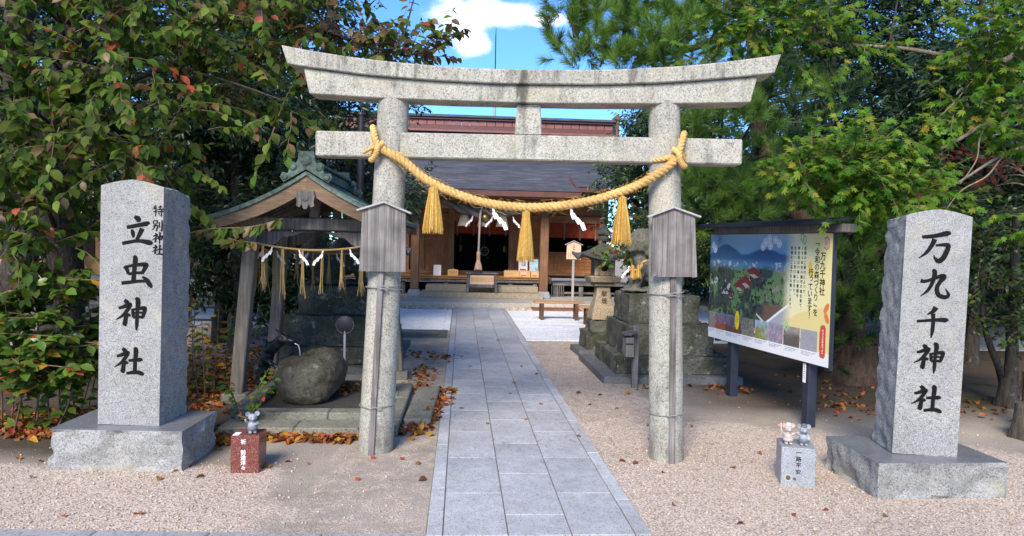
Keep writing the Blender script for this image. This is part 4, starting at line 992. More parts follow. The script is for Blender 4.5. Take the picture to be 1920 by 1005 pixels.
for i in range(9): MB().bar((-.36+i*.09, -.16, .545), (-.36+i*.09, .18, .545), .022, .022, .003).build('top_bar', M['wood_grey'], ob)
disc = thing('hanging_disc', 'pale round openwork disc hanging in the dark doorway of the shrine', 'ornament', (.69, 21.35, 1.35))
b = MB(); b.tube([(.12*math.cos(k*math.pi/12), 0, .12*math.sin(k*math.pi/12)) for k in range(25)], .012, 6); b.build('ring', M['steel'], disc, 60)
b = MB()
for k in range(5):
    a = k*2*math.pi/5+.3; b.lathe([(.004, -.004), (.048, -.003), (.048, .003), (.004, .004)], 12, (.06*math.cos(a), 0, .06*math.sin(a)))
o = b.build('petals', M['steel'], disc); o['kind'] = 'stuff'
b = MB(); b.tube([(0, 0, .13), (0, 0, .9)], .004, 5); b.build('cord', M['wire'], disc)
b = MB(); b.lathe([(0, -.03), (.022, -.01), (.025, .015), (0, .03)], 10, (.10, -.02, -.2)); b.build('small_bell', M['brass'], disc, 60)
for x in (-.02, 1.32):
    t = thing('hanging_lantern', 'small brass lantern hanging in the shadow of the doorway, %s side' % ('left' if x < .5 else 'right'), 'lantern', (x, 21.8, 1.42), 0, 'brass lanterns inside the doorway')
    b = MB(); b.lathe([(.02, -.10), (.06, -.09), (.055, .06), (.085, .07), (.02, .13)], 6); b.build('body', M['brass'], t); b = MB(); b.tube([(0, 0, .13), (0, 0, .9)], .005, 5); b.build('chain', M['brass'], t)
# things laid out along the veranda
def sheet(label, x, w, h, m_, print_=None, lean=.06, y=20.3, z=.655, cat='sign', name='standing_sign'):
    t = thing(name, label, cat, (x, y, z)); MB().bar((0, 0, 0), (0, lean, h), w, .008, .002, up=(0, 1, 0)).build('sheet', m_, t)
    MB().bar((0, .10, 0), (0, lean+.004, h*.8), .03, .006, .001, up=(0, 1, 0)).build('stand', M['wood_new'], t)
    if print_:
        b = MB(); print_(b); o = b.build('print', [M['brown_ink'], M['red_paint'], m_plain('print_blue', (.20, .42, .62), .6), M['brown_ink']], t, fix=False); o.rotation_euler = (-math.atan2(lean, h), 0, 0); o.location = (0, -.0055, 0)
    return t
def rows(b, x0, x1, z0, z1, n, mi=0, th=.006):
    for i in range(n): z = z1-(z1-z0)*i/max(1, n-1); b.add([(x0, -.001, z), (x1, -.001, z), (x1, -.001, z+th), (x0, -.001, z+th)], [(0, 1, 2, 3)], mi)
def cols_(b, xs, z0, z1, step=.03, s=.018, mi=0):
    for x in xs:
        z = z1
        while z > z0: b.add([(x-s/2, -.001, z-s/2), (x+s/2, -.001, z-s/2), (x+s/2, -.001, z+s/2), (x-s/2, -.001, z+s/2)], [(0, 1, 2, 3)], mi); z -= step
sheet('white paper notice standing at the left end of the shrine veranda', -.66, .21, .29, M['paper'], lambda b: rows(b, -.08, .08, .03, .25, 9, 3, .003))
def pb(b): cols_(b, [-.10, -.07, -.04, -.01, .02, .05, .08, .11], .03, .12, .026, .013)
t = thing('votive_board', 'pale wooden plaque with a low peaked top on the veranda left of the offering box', 'plaque', (-.22, 20.28, .655))
MB().prism([(-.145, 0), (.145, 0), (.145, .165), (.03, .185), (0, .195), (-.03, .185), (-.145, .165)], 0, .02).build('board', M['wood_new'], t)
b = MB(); pb(b); b.build('writing', M['brown_ink'], t, fix=False)['kind'] = 'stuff'
def crate(label, x, w, h, inner, txt=None):
    t = thing('wooden_tray', label, 'box', (x, 20.26, .655), 0, 'wooden boxes on the veranda')
    for (x0, x1, y0, y1) in ((-w/2, w/2, -.10, -.085), (-w/2, w/2, .085, .10), (-w/2, -w/2+.014, -.084, .084), (w/2-.014, w/2, -.084, .084)): MB().bb(x0, x1, y0, y1, 0, h, .002).build('side', M['wood_new'], t)
    MB().bb(-w/2+.015, w/2-.015, -.084, .084, .004, .016, .001).build('bottom', M['wood_new'], t)
    for k in range(inner): MB().bb(-w/2+.04+k*(w-.08)/max(1, inner), -w/2+.04+k*(w-.08)/max(1, inner)+.03, -.05, .06, .017, h+.02, .003).build('slip_bundle', M['wood_pale'], t)
    if txt: txt(t)
    return t
crate('wide pale wooden box of slips on the veranda right of the offering box', 1.43, .43, .17, 5, lambda t: (lambda b: (lettering(b, 'おみくじ', -.15, .09, .045, .05, -.1012, vertical=False), b.build('lettering', M['brown_ink'], t, fix=False)))(MB()))
def redlab(t): MB().bb(-.12, .04, -.103, -.1005, .03, .14, .0005).build('label', M['wood_pale'], t); MB().bb(-.11, .03, -.1045, -.1032, .035, .06, .0003).build('label_band', M['red_paint'], t)
crate('pale wooden box below the white poster on the veranda', 1.80, .30, .17, 3, redlab); crate('pale wooden box below the blue poster beside the right porch post', 2.11, .28, .17, 3, redlab)
sheet('white poster with red foot standing on the veranda', 1.77, .25, .36, M['paper'], lambda b: (cols_(b, [-.03, .03, .06], .16, .33, .04, .028), rows(b, -.09, .09, .03, .07, 8, 1, .007)), y=20.45, z=.80, lean=.05)
sheet('pale blue poster standing on the veranda beside the right porch post', 2.08, .25, .36, m_plain('poster_blue', (.45, .64, .74), .5, .2, 12), lambda b: (rows(b, -.08, .06, .27, .29, 2, 2, .01), rows(b, .03, .11, .03, .10, 6, 2, .012)), y=20.45, z=.80, lean=.05)
# ------------------------------------------------------------------ plaque on a post, benches
pl = thing('name_plaque', 'pale new wooden plaque with peaked roof on a post in front of the shrine', 'sign', (2.815, 17.9, 0), math.radians(-2))
MB().bb(-.03, .03, .0, .045, 0, 1.35, .006).build('post', M['wood_bleached'], pl)
MB().prism([(-.185, 1.235), (.185, 1.235), (.175, 1.60), (0, 1.67), (-.175, 1.60)], -.025, -.002).build('board', M['wood_pale'], pl)
for s in (-1, 1): MB().bar((-s*.006, -.01, 1.70), (s*.225, -.01, 1.595), .09, .018, .003).build('roof_board', M['wood_bleached'], pl)
b = MB(); lettering(b, '立虫神社', .0, 1.585, .05, .056, -.0265, bold=.001)
for k, x in enumerate((-.125, -.082, -.045, -.003, .045, .09, .13)): cols_(b, [x], 1.27+.02*(k % 3), 1.405, .024, .013)
for i, q in enumerate(b.v): b.v[i] = (q[0], min(q[1], -.0265), q[2])
b.build('writing', M['brown_ink'], pl, fix=False)['kind'] = 'stuff'
def bench(label, loc, rz, w, first=[None]):
    t = thing('bench', label, 'bench', loc, rz, 'low wooden benches on the white court')
    for k in range(2): MB().bb(-w/2, w/2, -.15+k*.155, -.003+k*.155, .345, .385, .006).build('seat_plank', M['wood_bench'], t)
    for s in (-1, 1):
        for y in (-.11, .11): MB().bb(s*(w/2-.16)-.035, s*(w/2-.16)+.035, y-.03, y+.03, 0, .343, .005).build('leg', M['wood_dark'], t)
        MB().bb(s*(w/2-.16)-.02, s*(w/2-.16)+.02, -.079, .079, .22, .28, .004).build('rail', M['wood_shrine'], t)
bench('low brown wooden bench on the white court right of the path', (2.08, 15.05, .012), 0, 1.05)
bench('low brown wooden bench half hidden behind the stone lantern', (2.92, 14.1, .012), math.radians(2), 1.15)
# ------------------------------------------------------------------ stone lanterns and guardian lions
def moved(mb, name, m_, root, smooth=None): return mb.build(name, m_, root, smooth)
def lantern(label, loc, rz, text):
    t = thing('stone_lantern', label, 'stone lantern', loc, rz, 'stone lanterns beside the path')
    q = math.sqrt(2)
    rough_block('base_slab', (.80, .72, .09), .04, .012, M['plinth'], t, ('bottom',), freq=6, seed=3)
    rough_block('base_stone', (.56, .56, .25), .035, .02, M['old_stone'], t, ('bottom',), loc=(0, 0, .09), seed=4)
    rough_block('base_stone', (.42, .42, .16), .03, .02, M['old_stone'], t, ('bottom',), loc=(0, 0, .34), seed=6)
    b = MB(); b.lathe([(.17*q, .50), (.178*q, .515), (.178*q, .60), (.16*q, .66), (.125*q, .78), (.105*q, .90), (.100*q, 1.0)], 4); o = b.build('shaft', M['lantern'], t, 20)
    m = o.modifiers.new('b', 'BEVEL'); m.width = .018; m.segments = 3
    if text:
        b = MB(); lettering(b, '献燈', 0, .90, .085, .11, -.148, bold=.002)
        b.v = [(x, y+.028*max(0, (z-.7))/.25, z) for x, y, z in b.v]; b.build('inscription', M['brown_ink'], t, fix=False)['kind'] = 'stuff'
    b = MB(); b.bb(-.15, .15, -.15, .15, 1.0, 1.05, .012); b.build('neck', M['lantern'], t)
    b = MB(); b.bb(-.235, .235, -.235, .235, 1.052, 1.15, .015, fn=lambda p: Vector((p.x*(.86+.14*min(1, (p.z-1.05)/.05)), p.y*(.86+.14*min(1, (p.z-1.05)/.05)), p.z))); b.build('platform', M['lantern'], t)
    fb = MB()
    for sx in (-1, 1):
        for sy in (-1, 1): fb.bb(sx*.12-.03, sx*.12+.03, sy*.12-.03, sy*.12+.03, 1.152, 1.38, .008)
    for a in range(4):        # walls with a round or crescent window
        R = Matrix.Rotation(a*math.pi/2, 4, 'Z'); ring = []; n = 20; r = .052
        for k in range(n): th = 2*math.pi*k/n; ring.append((r*math.cos(th), 1.27+r*math.sin(th)))
        sq = []
        for k in range(n):
            th = 2*math.pi*k/n; c_, s_ = math.cos(th), math.sin(th); f = 1/max(abs(c_), abs(s_)); sq.append((.09*c_*f, 1.267+.113*s_*f))
        vs = [(x, -.128, z) for x, z in ring]+[(x, -.128, z) for x, z in sq]+[(x, -.10, z) for x, z in ring]
        fs = [(k, (k+1) % n, n+(k+1) % n, n+k) for k in range(n)]+[(k, 2*n+k, 2*n+(k+1) % n, (k+1) % n) for k in range(n)]
        fb.add(vs, fs, 0, R)
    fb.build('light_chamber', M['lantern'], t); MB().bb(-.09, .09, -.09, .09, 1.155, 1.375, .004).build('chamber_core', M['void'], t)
    def rf(u, v):
        x, y = u*2-1, v*2-1; r = max(abs(x), abs(y)); c_ = (abs(x)*abs(y))**1.5
        return Vector((x*.375*(1+.06*c_), y*.375*(1+.06*c_), 1.685-.27*r**.75+.09*c_*r**2))
    b = MB(); b.grid(rf, 16, 16); b.grid(lambda u, v: rf(u, v)-Vector((0, 0, .035+.02*(1-max(abs(u*2-1), abs(v*2-1))))), 16, 16)
    for e in range(4):
        for k in range(16):
            s0, s1 = k/16, (k+1)/16
            P = [(s0, 0), (s1, 0)] if e == 0 else [(s0, 1), (s1, 1)] if e == 1 else [(0, s0), (0, s1)] if e == 2 else [(1, s0), (1, s1)]
            a_, c_ = rf(*P[0]), rf(*P[1]); b.add([a_, c_, c_-Vector((0, 0, .035)), a_-Vector((0, 0, .035))], [(0, 1, 2, 3)])
    b.bb(-.17, .17, -.17, .17, 1.38, 1.44, .01)
    o = b.build('roof', M['lantern_roof'], t, 40); o['kind'] = 'stuff'
    b = MB(); b.lathe([(.085, 1.665), (.10, 1.70), (.07, 1.73), (.065, 1.74), (.105, 1.77), (.10, 1.81), (.06, 1.85), (.015, 1.90)], 18); b.build('finial', M['lantern_roof'], t, 50)
lantern('old stone lantern with sandstone shaft standing right of the path', (2.10, 10.55, 0), math.radians(2), True)
lantern('mossy dark stone lantern left of the path behind the gate pillar', (-1.16, 10.75, 0), math.radians(-2), False)
def lion(label, ped_label, sx, x_c, y_off):
    ped = thing('lion_pedestal', ped_label, 'pedestal', (x_c, 9.05+y_off, 0), 0, 'stepped pedestals of the guardian lions')
    for w, d, z0, z1, m_, dx in ((1.66, 1.75, 0, .085, 'plinth', 0), (1.40, 1.36, .087, .29, 'old_stone', .06), (1.10, 1.10, .292, .655, 'old_stone', .03), (.88, .84, .68, 1.01, 'old_stone', -.01)):
        rough_block('step_stone' if z0 < .6 else 'top_stone', (w, d, z1-z0), .045, .016, M[m_], ped, ('bottom',), loc=(dx*sx, 0, z0), seed=z0*9+sx)
    MB().bb(-.46, .46, -.44, .44, .657, .678, .006).build('joint_slab', M['old_dark'], ped)
    t = thing('guardian_lion', label, 'lion statue', (x_c-.02*sx, 9.05+y_off, 1.01), 0 if sx > 0 else math.pi, 'stone guardian lions facing each other')
    P = [('e', (.16, 0, .24), (.22, .17, .22)), ('e', (-.04, 0, .36), (.20, .15, .24), (0, .5, 0)), ('e', (-.17, 0, .42), (.13, .14, .17)),
         ('c', (-.20, .09, .36), (-.27, .10, .06), .075, .055), ('c', (-.20, -.09, .36), (-.27, -.10, .06), .075, .055),
         ('e', (-.30, .10, .04), (.085, .06, .045)), ('e', (-.30, -.10, .04), (.085, .06, .045)),
         ('e', (.17, .15, .17), (.17, .07, .16)), ('e', (.17, -.15, .17), (.17, .07, .16)), ('e', (.05, .17, .04), (.13, .06, .045)), ('e', (.05, -.17, .04), (.13, .06, .045)),
         ('e', (-.19, -.03, .64), (.17, .18, .18)), ('e', (-.30, -.07, .60), (.11, .12, .10)), ('e', (-.34, -.09, .55), (.07, .09, .05)), ('e', (-.33, -.09, .66), (.06, .10, .05)),
         ('e', (-.12, .12, .70), (.05, .05, .09)), ('e', (-.14, -.20, .70), (.05, .05, .09)),
         ('c', (.32, 0, .25), (.40, 0, .50), .07, .09), ('e', (.38, 0, .60), (.12, .10, .18)), ('e', (.33, .05, .74), (.06, .06, .10)), ('e', (0, 0, .03), (.46, .26, .035))]
    for k in range(16):
        a = k*2.4; P.append(('e', (-.11+.13*math.cos(a)*.8, .17*math.sin(a), .58-.012*k+.1), (.055, .055, .06)))
    blob('body', P, .019, M['komainu'] if sx > 0 else M['old_dark'], t, amp=.02, freq=9, smooth_it=3)
    for s in (-1, 1):
        b = MB(); b.lathe([(.0, -.018), (.018, -.006), (.018, .006), (0, .018)], 10); q = b.build('eye', M['old_dark'], t, 60); q.location = (-.375, -.09+s*.07, .645)
    return t
ln = lion('stone guardian lion on the right pedestal with straw rope round its neck', 'stepped mossy pedestal right of the path carrying the guardian lion', 1, 2.50, 0)
lion('dark stone guardian lion seen behind the wash pavilion', 'stepped mossy pedestal behind the wash pavilion carrying the dark guardian lion', -1, -1.58, .45)
nr = thing('neck_rope', 'thin straw rope with tassels tied round the neck of the right lion', 'straw rope', (2.30, 8.98, 1.42))
b = MB(); twisted(b, [(.17*math.cos(a)-.03*0, .2*math.sin(a), .05*math.cos(a)-.08*(math.cos(a) < -.5)) for a in [k*math.pi/12 for k in range(25)]], .016, 9, 2, 6); b.build('rope', M['straw'], nr, 60)
straw_tassel('tassel', nr, (-.155, -.12, -.06), .17, .014, .035, 40, seed=21); straw_tassel('tassel', nr, (-.10, -.17, -.05), .16, .014, .035, 40, seed=22)
paper_streamer(nr, (-.19, -.10, -.07), .9, -1)
cb = thing('slip_box', 'small weathered wooden box on a post before the right lion pedestal', 'box post', (1.985, 7.98, 0))
MB().bb(-.035, .035, -.03, .03, -.05, .70, .005).build('post', M['wood_grey'], cb)
MB().bb(-.135, -.04, -.11, .05, .36, .58, .005).build('box', M['wood_board'], cb)
MB().bar((-.145, -.14, .60), (-.03, -.14, .655), .0, .0, .0) if False else None
MB().bb(-.155, .0, -.14, .08, .60, .622, .004, fn=lambda p: Vector((p.x, p.y, p.z+.35*(p.x+.155)*.5))).build('lid', M['wood_grey'], cb)
MB().bb(-.137, -.05, -.113, -.11, .50, .515, .0005).build('slot', M['void'], cb)
# ------------------------------------------------------------------ information board
BP0, BD = Vector((2.92, 7.576, 0)), Vector((.15607, -.98775, 0))
ib = thing('information_board', 'large roofed colour information board on two dark posts right of the gate', 'notice board', BP0, math.atan2(BD.y, BD.x))
# local: x along the board (towards the viewer), -y is the printed face
for x in (.0, 1.327): MB().bb(x-.045, x+.045, .0, .09, -.05, 1.80, .006).build('post', M['post_paint'], ib)
for x in (-.30, .68, 1.60): MB().bb(x-.03, x+.03, .0, .05, .56, 1.78, .004).build('batten', M['post_paint'], ib)
MB().bb(-.44, 1.665, -.022, -.003, .588, 1.752, .003).build('panel', M['dark_metal'], ib)
MB().box((.74, -.055, 1.86), (2.22, .29, .018), .004, fn=lambda p: Vector((p.x, p.y, p.z+.10*(p.y+.1)))).build('roof_board', M['dark_metal'], ib)
MB().bb(-.37, 1.85, -.215, -.203, 1.815, 1.85, .003).build('roof_edge', M['post_paint'], ib)
MB().bb(-.32, 1.83, -.06, .08, 1.755, 1.825, .005).build('roof_beam', M['wood_board'], ib)
MB().bb(1.288, 1.33, -.0025, -.0005, .40, .575, .0003).build('number_plate', M['paper'], ib)
b = MB(); cols_(b, [1.31], .42, .56, .02, .010); b.v = [(x, -.0032, z) for x, y, z in b.v]; b.build('plate_print', M['brown_ink'], ib, fix=False)['kind'] = 'stuff'
def poster():
    nu, nv = 300, 170; W_, H_ = 2.10, 1.155
    u, v = np.meshgrid((np.arange(nu)+.5)/nu, (np.arange(nv)+.5)/nv, indexing='ij')
    rg = np.random.default_rng(5)
    def fbm(f, seed, oct=4):
        out = np.zeros_like(u); amp = 1
        for o in range(oct):
            n = int(f*2**o)+2; g = np.random.default_rng(seed+o).random((n+2, n+2)); x = u*n*.999; y = v*n*.55
            i = x.astype(int); j = y.astype(int); a = x-i; b_ = y-j; a = a*a*(3-2*a); b_ = b_*b_*(3-2*b_)
            out += amp*(g[i, j]*(1-a)*(1-b_)+g[i+1, j]*a*(1-b_)+g[i, j+1]*(1-a)*b_+g[i+1, j+1]*a*b_); amp *= .55
        return out/sum(.55**k for k in range(oct))
    def C(*c): return np.array(c)[None, None, :]
    def lay(img, m, c): m = np.clip(m, 0, 1)[..., None]; return img*(1-m)+c*m
    def soft(x, w): return np.clip(x/w+.5, 0, 1)
    cream = C(.84, .74, .33)*(1-.0*u[..., None])+C(.0, .02, .10)*(1-v[..., None]); img = cream
    img = lay(img, soft(v-.40, .3)*soft(.86-u, .2), C(.82, .82, .60))
    img = lay(img, soft(.46-v+.30*np.clip(u-.74, 0, 1)**.6-.14, .012)*(u > .7), C(.78, .66, .30))
    # the aerial photograph
    ph = C(.10, .26, .48)+C(.25, .28, .22)*np.clip((v-.78)/.22, 0, 1)[..., None]
    ridge = .90-.09*np.abs((u-.16)/.14)**1.3*(u < .30)-.10*(u >= .30)+.05*np.exp(-((u-.52)/.13)**2)+.03*fbm(9, 3)
    ph = lay(ph, soft(ridge-v, .02), C(.045, .12, .26))
    ph = lay(ph, soft(.76-v, .05), C(.10, .24, .40)); ph = lay(ph, (fbm(60, 7) > .62)*(v < .76), C(.45, .5, .55))
    tr = fbm(14, 11, 5)+.18*fbm(46, 21, 3); forest = lay(C(.055, .075, .07)*np.ones_like(ph), soft(tr-.58, .14), C(.13, .24, .10)); forest = lay(forest, (fbm(70, 31) > .60), C(.02, .035, .03)); forest = lay(forest, soft(fbm(22, 41)-.70, .06)*(u > .50), C(.30, .22, .25))
    ph = lay(ph, soft(.70+.10*(fbm(10, 51)-.5)-v, .06), forest)
    ph = lay(ph, (fbm(36, 61) > .66)*(v < .62)*(v > .44)*(u < .4), C(.45, .48, .5))
    for (a, c_, w_, h_, k) in ((.36, .57, .062, .07, .6), (.43, .66, .07, .055, .5), (.30, .53, .05, .055, .5), (.22, .44, .03, .02, .4)):
        du, dv = (u-a), (v-c_)+(u-a)*k*.5; ph = lay(ph, (np.abs(du)/w_+np.abs(dv)/h_ < 1), C(.17, .04, .04)); ph = lay(ph, (np.abs(du)/w_+np.abs(dv+.028)/h_*1.8 < .6), C(.40, .36, .34))
    ph = lay(ph, np.clip(soft(.40-v, .02)*soft(u-.48-.25*(v-.2), .05), 0, 1), C(.16, .10, .08))
    ph = lay(ph, np.abs(v-.24-(u-.54)*1.05) < .012, C(.8, .82, .85)); ph = lay(ph, (v-.24-(u-.54)*1.05 < -.012)*(u > .52), C(.36, .38, .45)); ph = lay(ph, (np.abs(v-.25+(u-.52)*.9) < .008)*(u < .56)*(u > .46), C(.75, .72, .66))
    edge = .705+.012*np.sin(v*9)-.18*np.clip(.36-v, 0, 1)
    img = lay(img, soft(edge-u, .07), ph)
    for cx, cy in ((.03, .90), (.05, .86), (.52, .93), (.56, .90), (.50, .89), (.60, .95), (.63, .92), (.55, .96)):
        d = np.hypot((u-cx)*1.82, v-cy); img = lay(img, (d < .035), C(.80, .84, .90)); img = lay(img, (np.abs(d-.022) < .004), C(.45, .58, .75))
    # thumbnails and white footer
    img = lay(img, soft(.085-v, .01), C(.80, .82, .86)); img = lay(img, (v < .26)*(v > .08)*(u < .925)*(u > .003)*0+(v < .10), C(.80, .82, .86))
    xs = [.004, .078, .175, .335, .45, .566, .682, .808, .925]; n1, n2 = fbm(40, 71), fbm(90, 81)
    th = [(C(.22, .16, .15), C(.4, .33, .3)), (C(.30, .10, .05), C(.10, .22, .42)), (C(.14, .06, .05), C(.12, .2, .3)), (C(.10, .12, .09), C(.33, .30, .27)), (C(.26, .26, .06), C(.35, .55, .82)), (C(.18, .16, .22), C(.42, .38, .48)), (C(.12, .11, .10), C(.36, .33, .32)), (C(.30, .30, .34), C(.40, .40, .44))]
    for k in range(8):
        inb = (u > xs[k]+.003)*(u < xs[k+1]-.003)*(v > .095)*(v < .255)
        lo, hi = th[k]; t_ = np.clip((v-.095)/.16*1.1-.25+(n1-.5)*1.6, 0, 1) if k in (1, 2, 4, 6) else np.clip(n2*1.5-.3, 0, 1)
        c_ = lo*(1-t_[..., None])+hi*t_[..., None]; img = lay(img, inb, c_)
        for r_ in range(3): img = lay(img, (u > xs[k]+.008)*(u < xs[k+1]-.01-.02*r_)*(np.abs(v-.082+.012*r_) < .003)*(rg.random(u.shape) > .25), C(.35, .36, .40))
        if k < 7: img = lay(img, (np.hypot((u-xs[k+1])*1.8, v-.165) < .013), C(.72, .16, .42))
    d = np.maximum(np.abs((u-.29)*1.82)/.035, np.abs(v-.215)/.085); img = lay(img, (((u-.29)*1.82/.038)**2+((v-.215)/.085)**2 < 1), C(.85, .66, .02)); img = lay(img, (np.abs(v-.225) < .03)*(np.abs(u-.29) < .011)*(rg.random(u.shape) > .5), C(.35, .25, .02))
    for cx, cy, a in ((.975, .44, .6), (.978, .365, -.5)):
        x, y = (u-cx)*1.82, v-cy; xr, yr = x*math.cos(a)-y*math.sin(a), x*math.sin(a)+y*math.cos(a); img = lay(img, ((xr/.022)**2+(yr/.045)**2 < 1), C(.72, .22, .08))
    for cx, cy in ((.86, .74), (.87, .70)): img = lay(img, ((((u-cx)*1.82)/.022)**2+((v-cy)/.04)**2 < 1), C(.78, .58, .06))
    for cx, cy in ((.69, .27), (.705, .25), (.80, .97), (.815, .95)): img = lay(img, (np.abs(np.hypot((u-cx)*1.82*1.5, v-cy)-.03) < .009), C(.38, .55, .30))
    x, y = np.abs((u-.962)*1.82), np.abs(v-.925); hexm = np.maximum(x/.030, (y+x*.55)/.052); img = lay(img, hexm < 1, C(.50, .12, .06)); img = lay(img, hexm < .84, C(.75, .55, .40))
    x, y = np.abs((u-.958)*1.82)/.036, np.abs(v-.185)/.125; cap_ = x**4+y**6; img = lay(img, cap_ < 1, C(.55, .16, .10)); img = lay(img, (cap_ < .55), C(.60, .08, .05)); img = lay(img, (cap_ < .2)*(np.abs(u-.958) < .006)*(rg.random(u.shape) > .45)*(y < .75), C(.85, .6, .55))
    img = np.clip(img, 0, 1)**1.0
    gx, gy = np.meshgrid(np.arange(nu+1)/nu, np.arange(nv+1)/nv, indexing='ij')
    vs = np.stack([-.437+W_*gx, np.full_like(gx, -.0235), .593+H_*gy], -1).reshape(-1, 3)
    I = np.arange(nu*nv); a = (I//nv)*(nv+1)+I % nv; f = np.stack([a, a+nv+1, a+nv+2, a+1], 1)
    t = NT('poster_print'); x = t.n('ShaderNodeAttribute'); x.attribute_name = 'print'; t.fin(x.outputs['Color'], .35, .4)
    me = raw('poster', vs, f.ravel(), np.arange(len(f))*4, [t.mat])
    ca = me.color_attributes.new('print', 'FLOAT_COLOR', 'CORNER'); col = np.ones((nu*nv, 4, 4), np.float32); col[..., :3] = img.reshape(-1, 1, 3); ca.data.foreach_set('color', col.ravel())
    link('poster', me, ib)
    b = MB(); U = lambda q: -.437+W_*q; Vv = lambda q: .593+H_*q
    lettering(b, '万', U(.962), Vv(.925), .035, .05, -.0245, 1)
    lettering(b, '万九千神社', U(.943), Vv(.825), .078, .0755, -.0245, bold=.0014)
    lettering(b, '「令和の森づくり」を', U(.905), Vv(.915), .072, .0665, -.0245, bold=.0012)
    lettering(b, '行っています！', U(.866), Vv(.70), .072, .064, -.0245, bold=.0012)
    for q, s in ((.824, '皆様のご寄付によって、'), (.803, '100年先の鎮守の森を育て、'), (.778, '神社周辺の美しい景観を'), (.753, '未来へと受け継ぎます。'), (.728, '皆様のご協力をお願いします。')):
        lettering(b, s, U(q), Vv(.885), .036, .0435, -.0245, bold=.0006)
    b.build('poster_text', [M['black_paint'], M['red_paint']], ib, fix=False)['kind'] = 'stuff'
poster()
hp = thing('red_plaque', 'small dark red plaque with pale characters standing under the pine', 'sign', (5.25, 8.75, 0), math.radians(-8))
MB().bb(-.12, .12, -.008, .008, .12, .42, .003).build('plate', m_plain('plaque_red', (.10, .018, .015), .5), hp)
for x in (-.08, .08): MB().bb(x-.012, x+.012, -.03, -.009, -.02, .3, .002).build('leg', M['dark_metal'], hp)
b = MB(); lettering(b, '奉納', .07, .385, .05, .055, -.0092); cols_(b, [.0, -.06], .17, .37, .028, .014); b.v = [(x, -.0095, z) for x, y, z in b.v]; b.build('writing', M['white_paint'], hp, fix=False)['kind'] = 'stuff'
# ------------------------------------------------------------------ wash pavilion with rock basin
pv = thing('wash_pavilion', 'small wooden wash pavilion with curved copper roof left of the gate', 'pavilion', (-1.43, 7.0, 0))
PX = -1.43
def roofz(d): return 2.215-.70*d+.245*d*d-.0*d          # half profile, d from the ridge
def PVX(d, s): return PX+s*d
YF, YB = 6.74, 8.85; HW = .90
b = MB(); n = 18
for s in (-1, 1):
    top = [(PX+s*HW*i/n, roofz(HW*i/n)) for i in range(n+1)]
    o = len(b.v)
    for (x, z) in top: b.v += [(x, YF-.02, z), (x, YB, z), (x, YF-.02, z-.035), (x, YB, z-.035)]
    for i in range(n):
        q = o+i*4; b.f += [(q, q+4, q+5, q+1), (q+2, q+3, q+7, q+6), (q, q+2, q+6, q+4), (q+1, q+5, q+7, q+3)]; b.m += [0]*4
    q = o+n*4; b.f.append((q, q+1, q+3, q+2)); b.m.append(0)
part(b, 'copper_roof', M['copper'], pv)
for s in (-1, 1):                        # standing seams and eave lip
    for k in range(9):
        y = YF+.02+k*(YB-YF-.06)/8; b = MB(); b.tube([(PX+s*HW*i/10, y, roofz(HW*i/10)+.004) for i in range(11)], .007, 5); part(b, 'roof_seam', M['copper'], pv)
def barge(y, name='bargeboard'):
    for s in (-1, 1):
        n = 14; vs = []; fs = []
        for i in range(n+1):
            d = HW*.985*i/n; z1 = roofz(d)-.037; z0 = z1-.142+.060*(i/n)**1.5
            for yy in (y, y+.05): vs += [(PX+s*d, yy, z0), (PX+s*d, yy, z1)]
        for i in range(n):
            q = i*4; fs += [(q, q+4, q+5, q+1), (q+2, q+3, q+7, q+6), (q, q+2, q+6, q+4), (q+1, q+5, q+7, q+3)]
        fs += [(0, 1, 3, 2), (n*4, n*4+2, n*4+3, n*4+1)]
        part(MB().add(vs, fs), name, M['wood_barge'], pv)
        part(MB().add([(x, yy-.006 if k % 4 < 2 else yy-.006, z) for k, (x, yy, z) in enumerate(vs)] and [(x, y-.012 if yy == y else y-.002, (z-.025 if j % 2 else z-.002)) for j, (x, yy, z) in enumerate(vs)], fs), name+'_trim', M['wood_pav'], pv) if False else None
barge(YF); barge(YB-.06)
def nose(y):       # carved pendant below the gable peak
    b = MB(); z = 2.035
    prof = [(-.075, z), (.075, z), (.085, z-.05), (.075, z-.10), (.082, z-.135), (.05, z-.15), (.035, z-.12), (.012, z-.165), (-.012, z-.165), (-.035, z-.12), (-.05, z-.15), (-.082, z-.135), (-.075, z-.10), (-.085, z-.05)]
    b.prism([(PX+x, q) for x, q in prof], y-.035, y-.005); part(b, 'gable_pendant', M['wood_grey'], pv)
    b = MB(); b.lathe([(.0, .012), (.028, .010), (.032, 0), (.0, 0)], 6); me = b.mesh('pendant_boss', M['wood_grey']); me.transform(Matrix.Translation((0, y-.035-7.0, z-.065)) @ Matrix.Rotation(math.radians(90), 4, 'X')); link('pendant_boss', me, pv)
nose(YF)
PF, PB = 7.15, 8.42
posts = {}
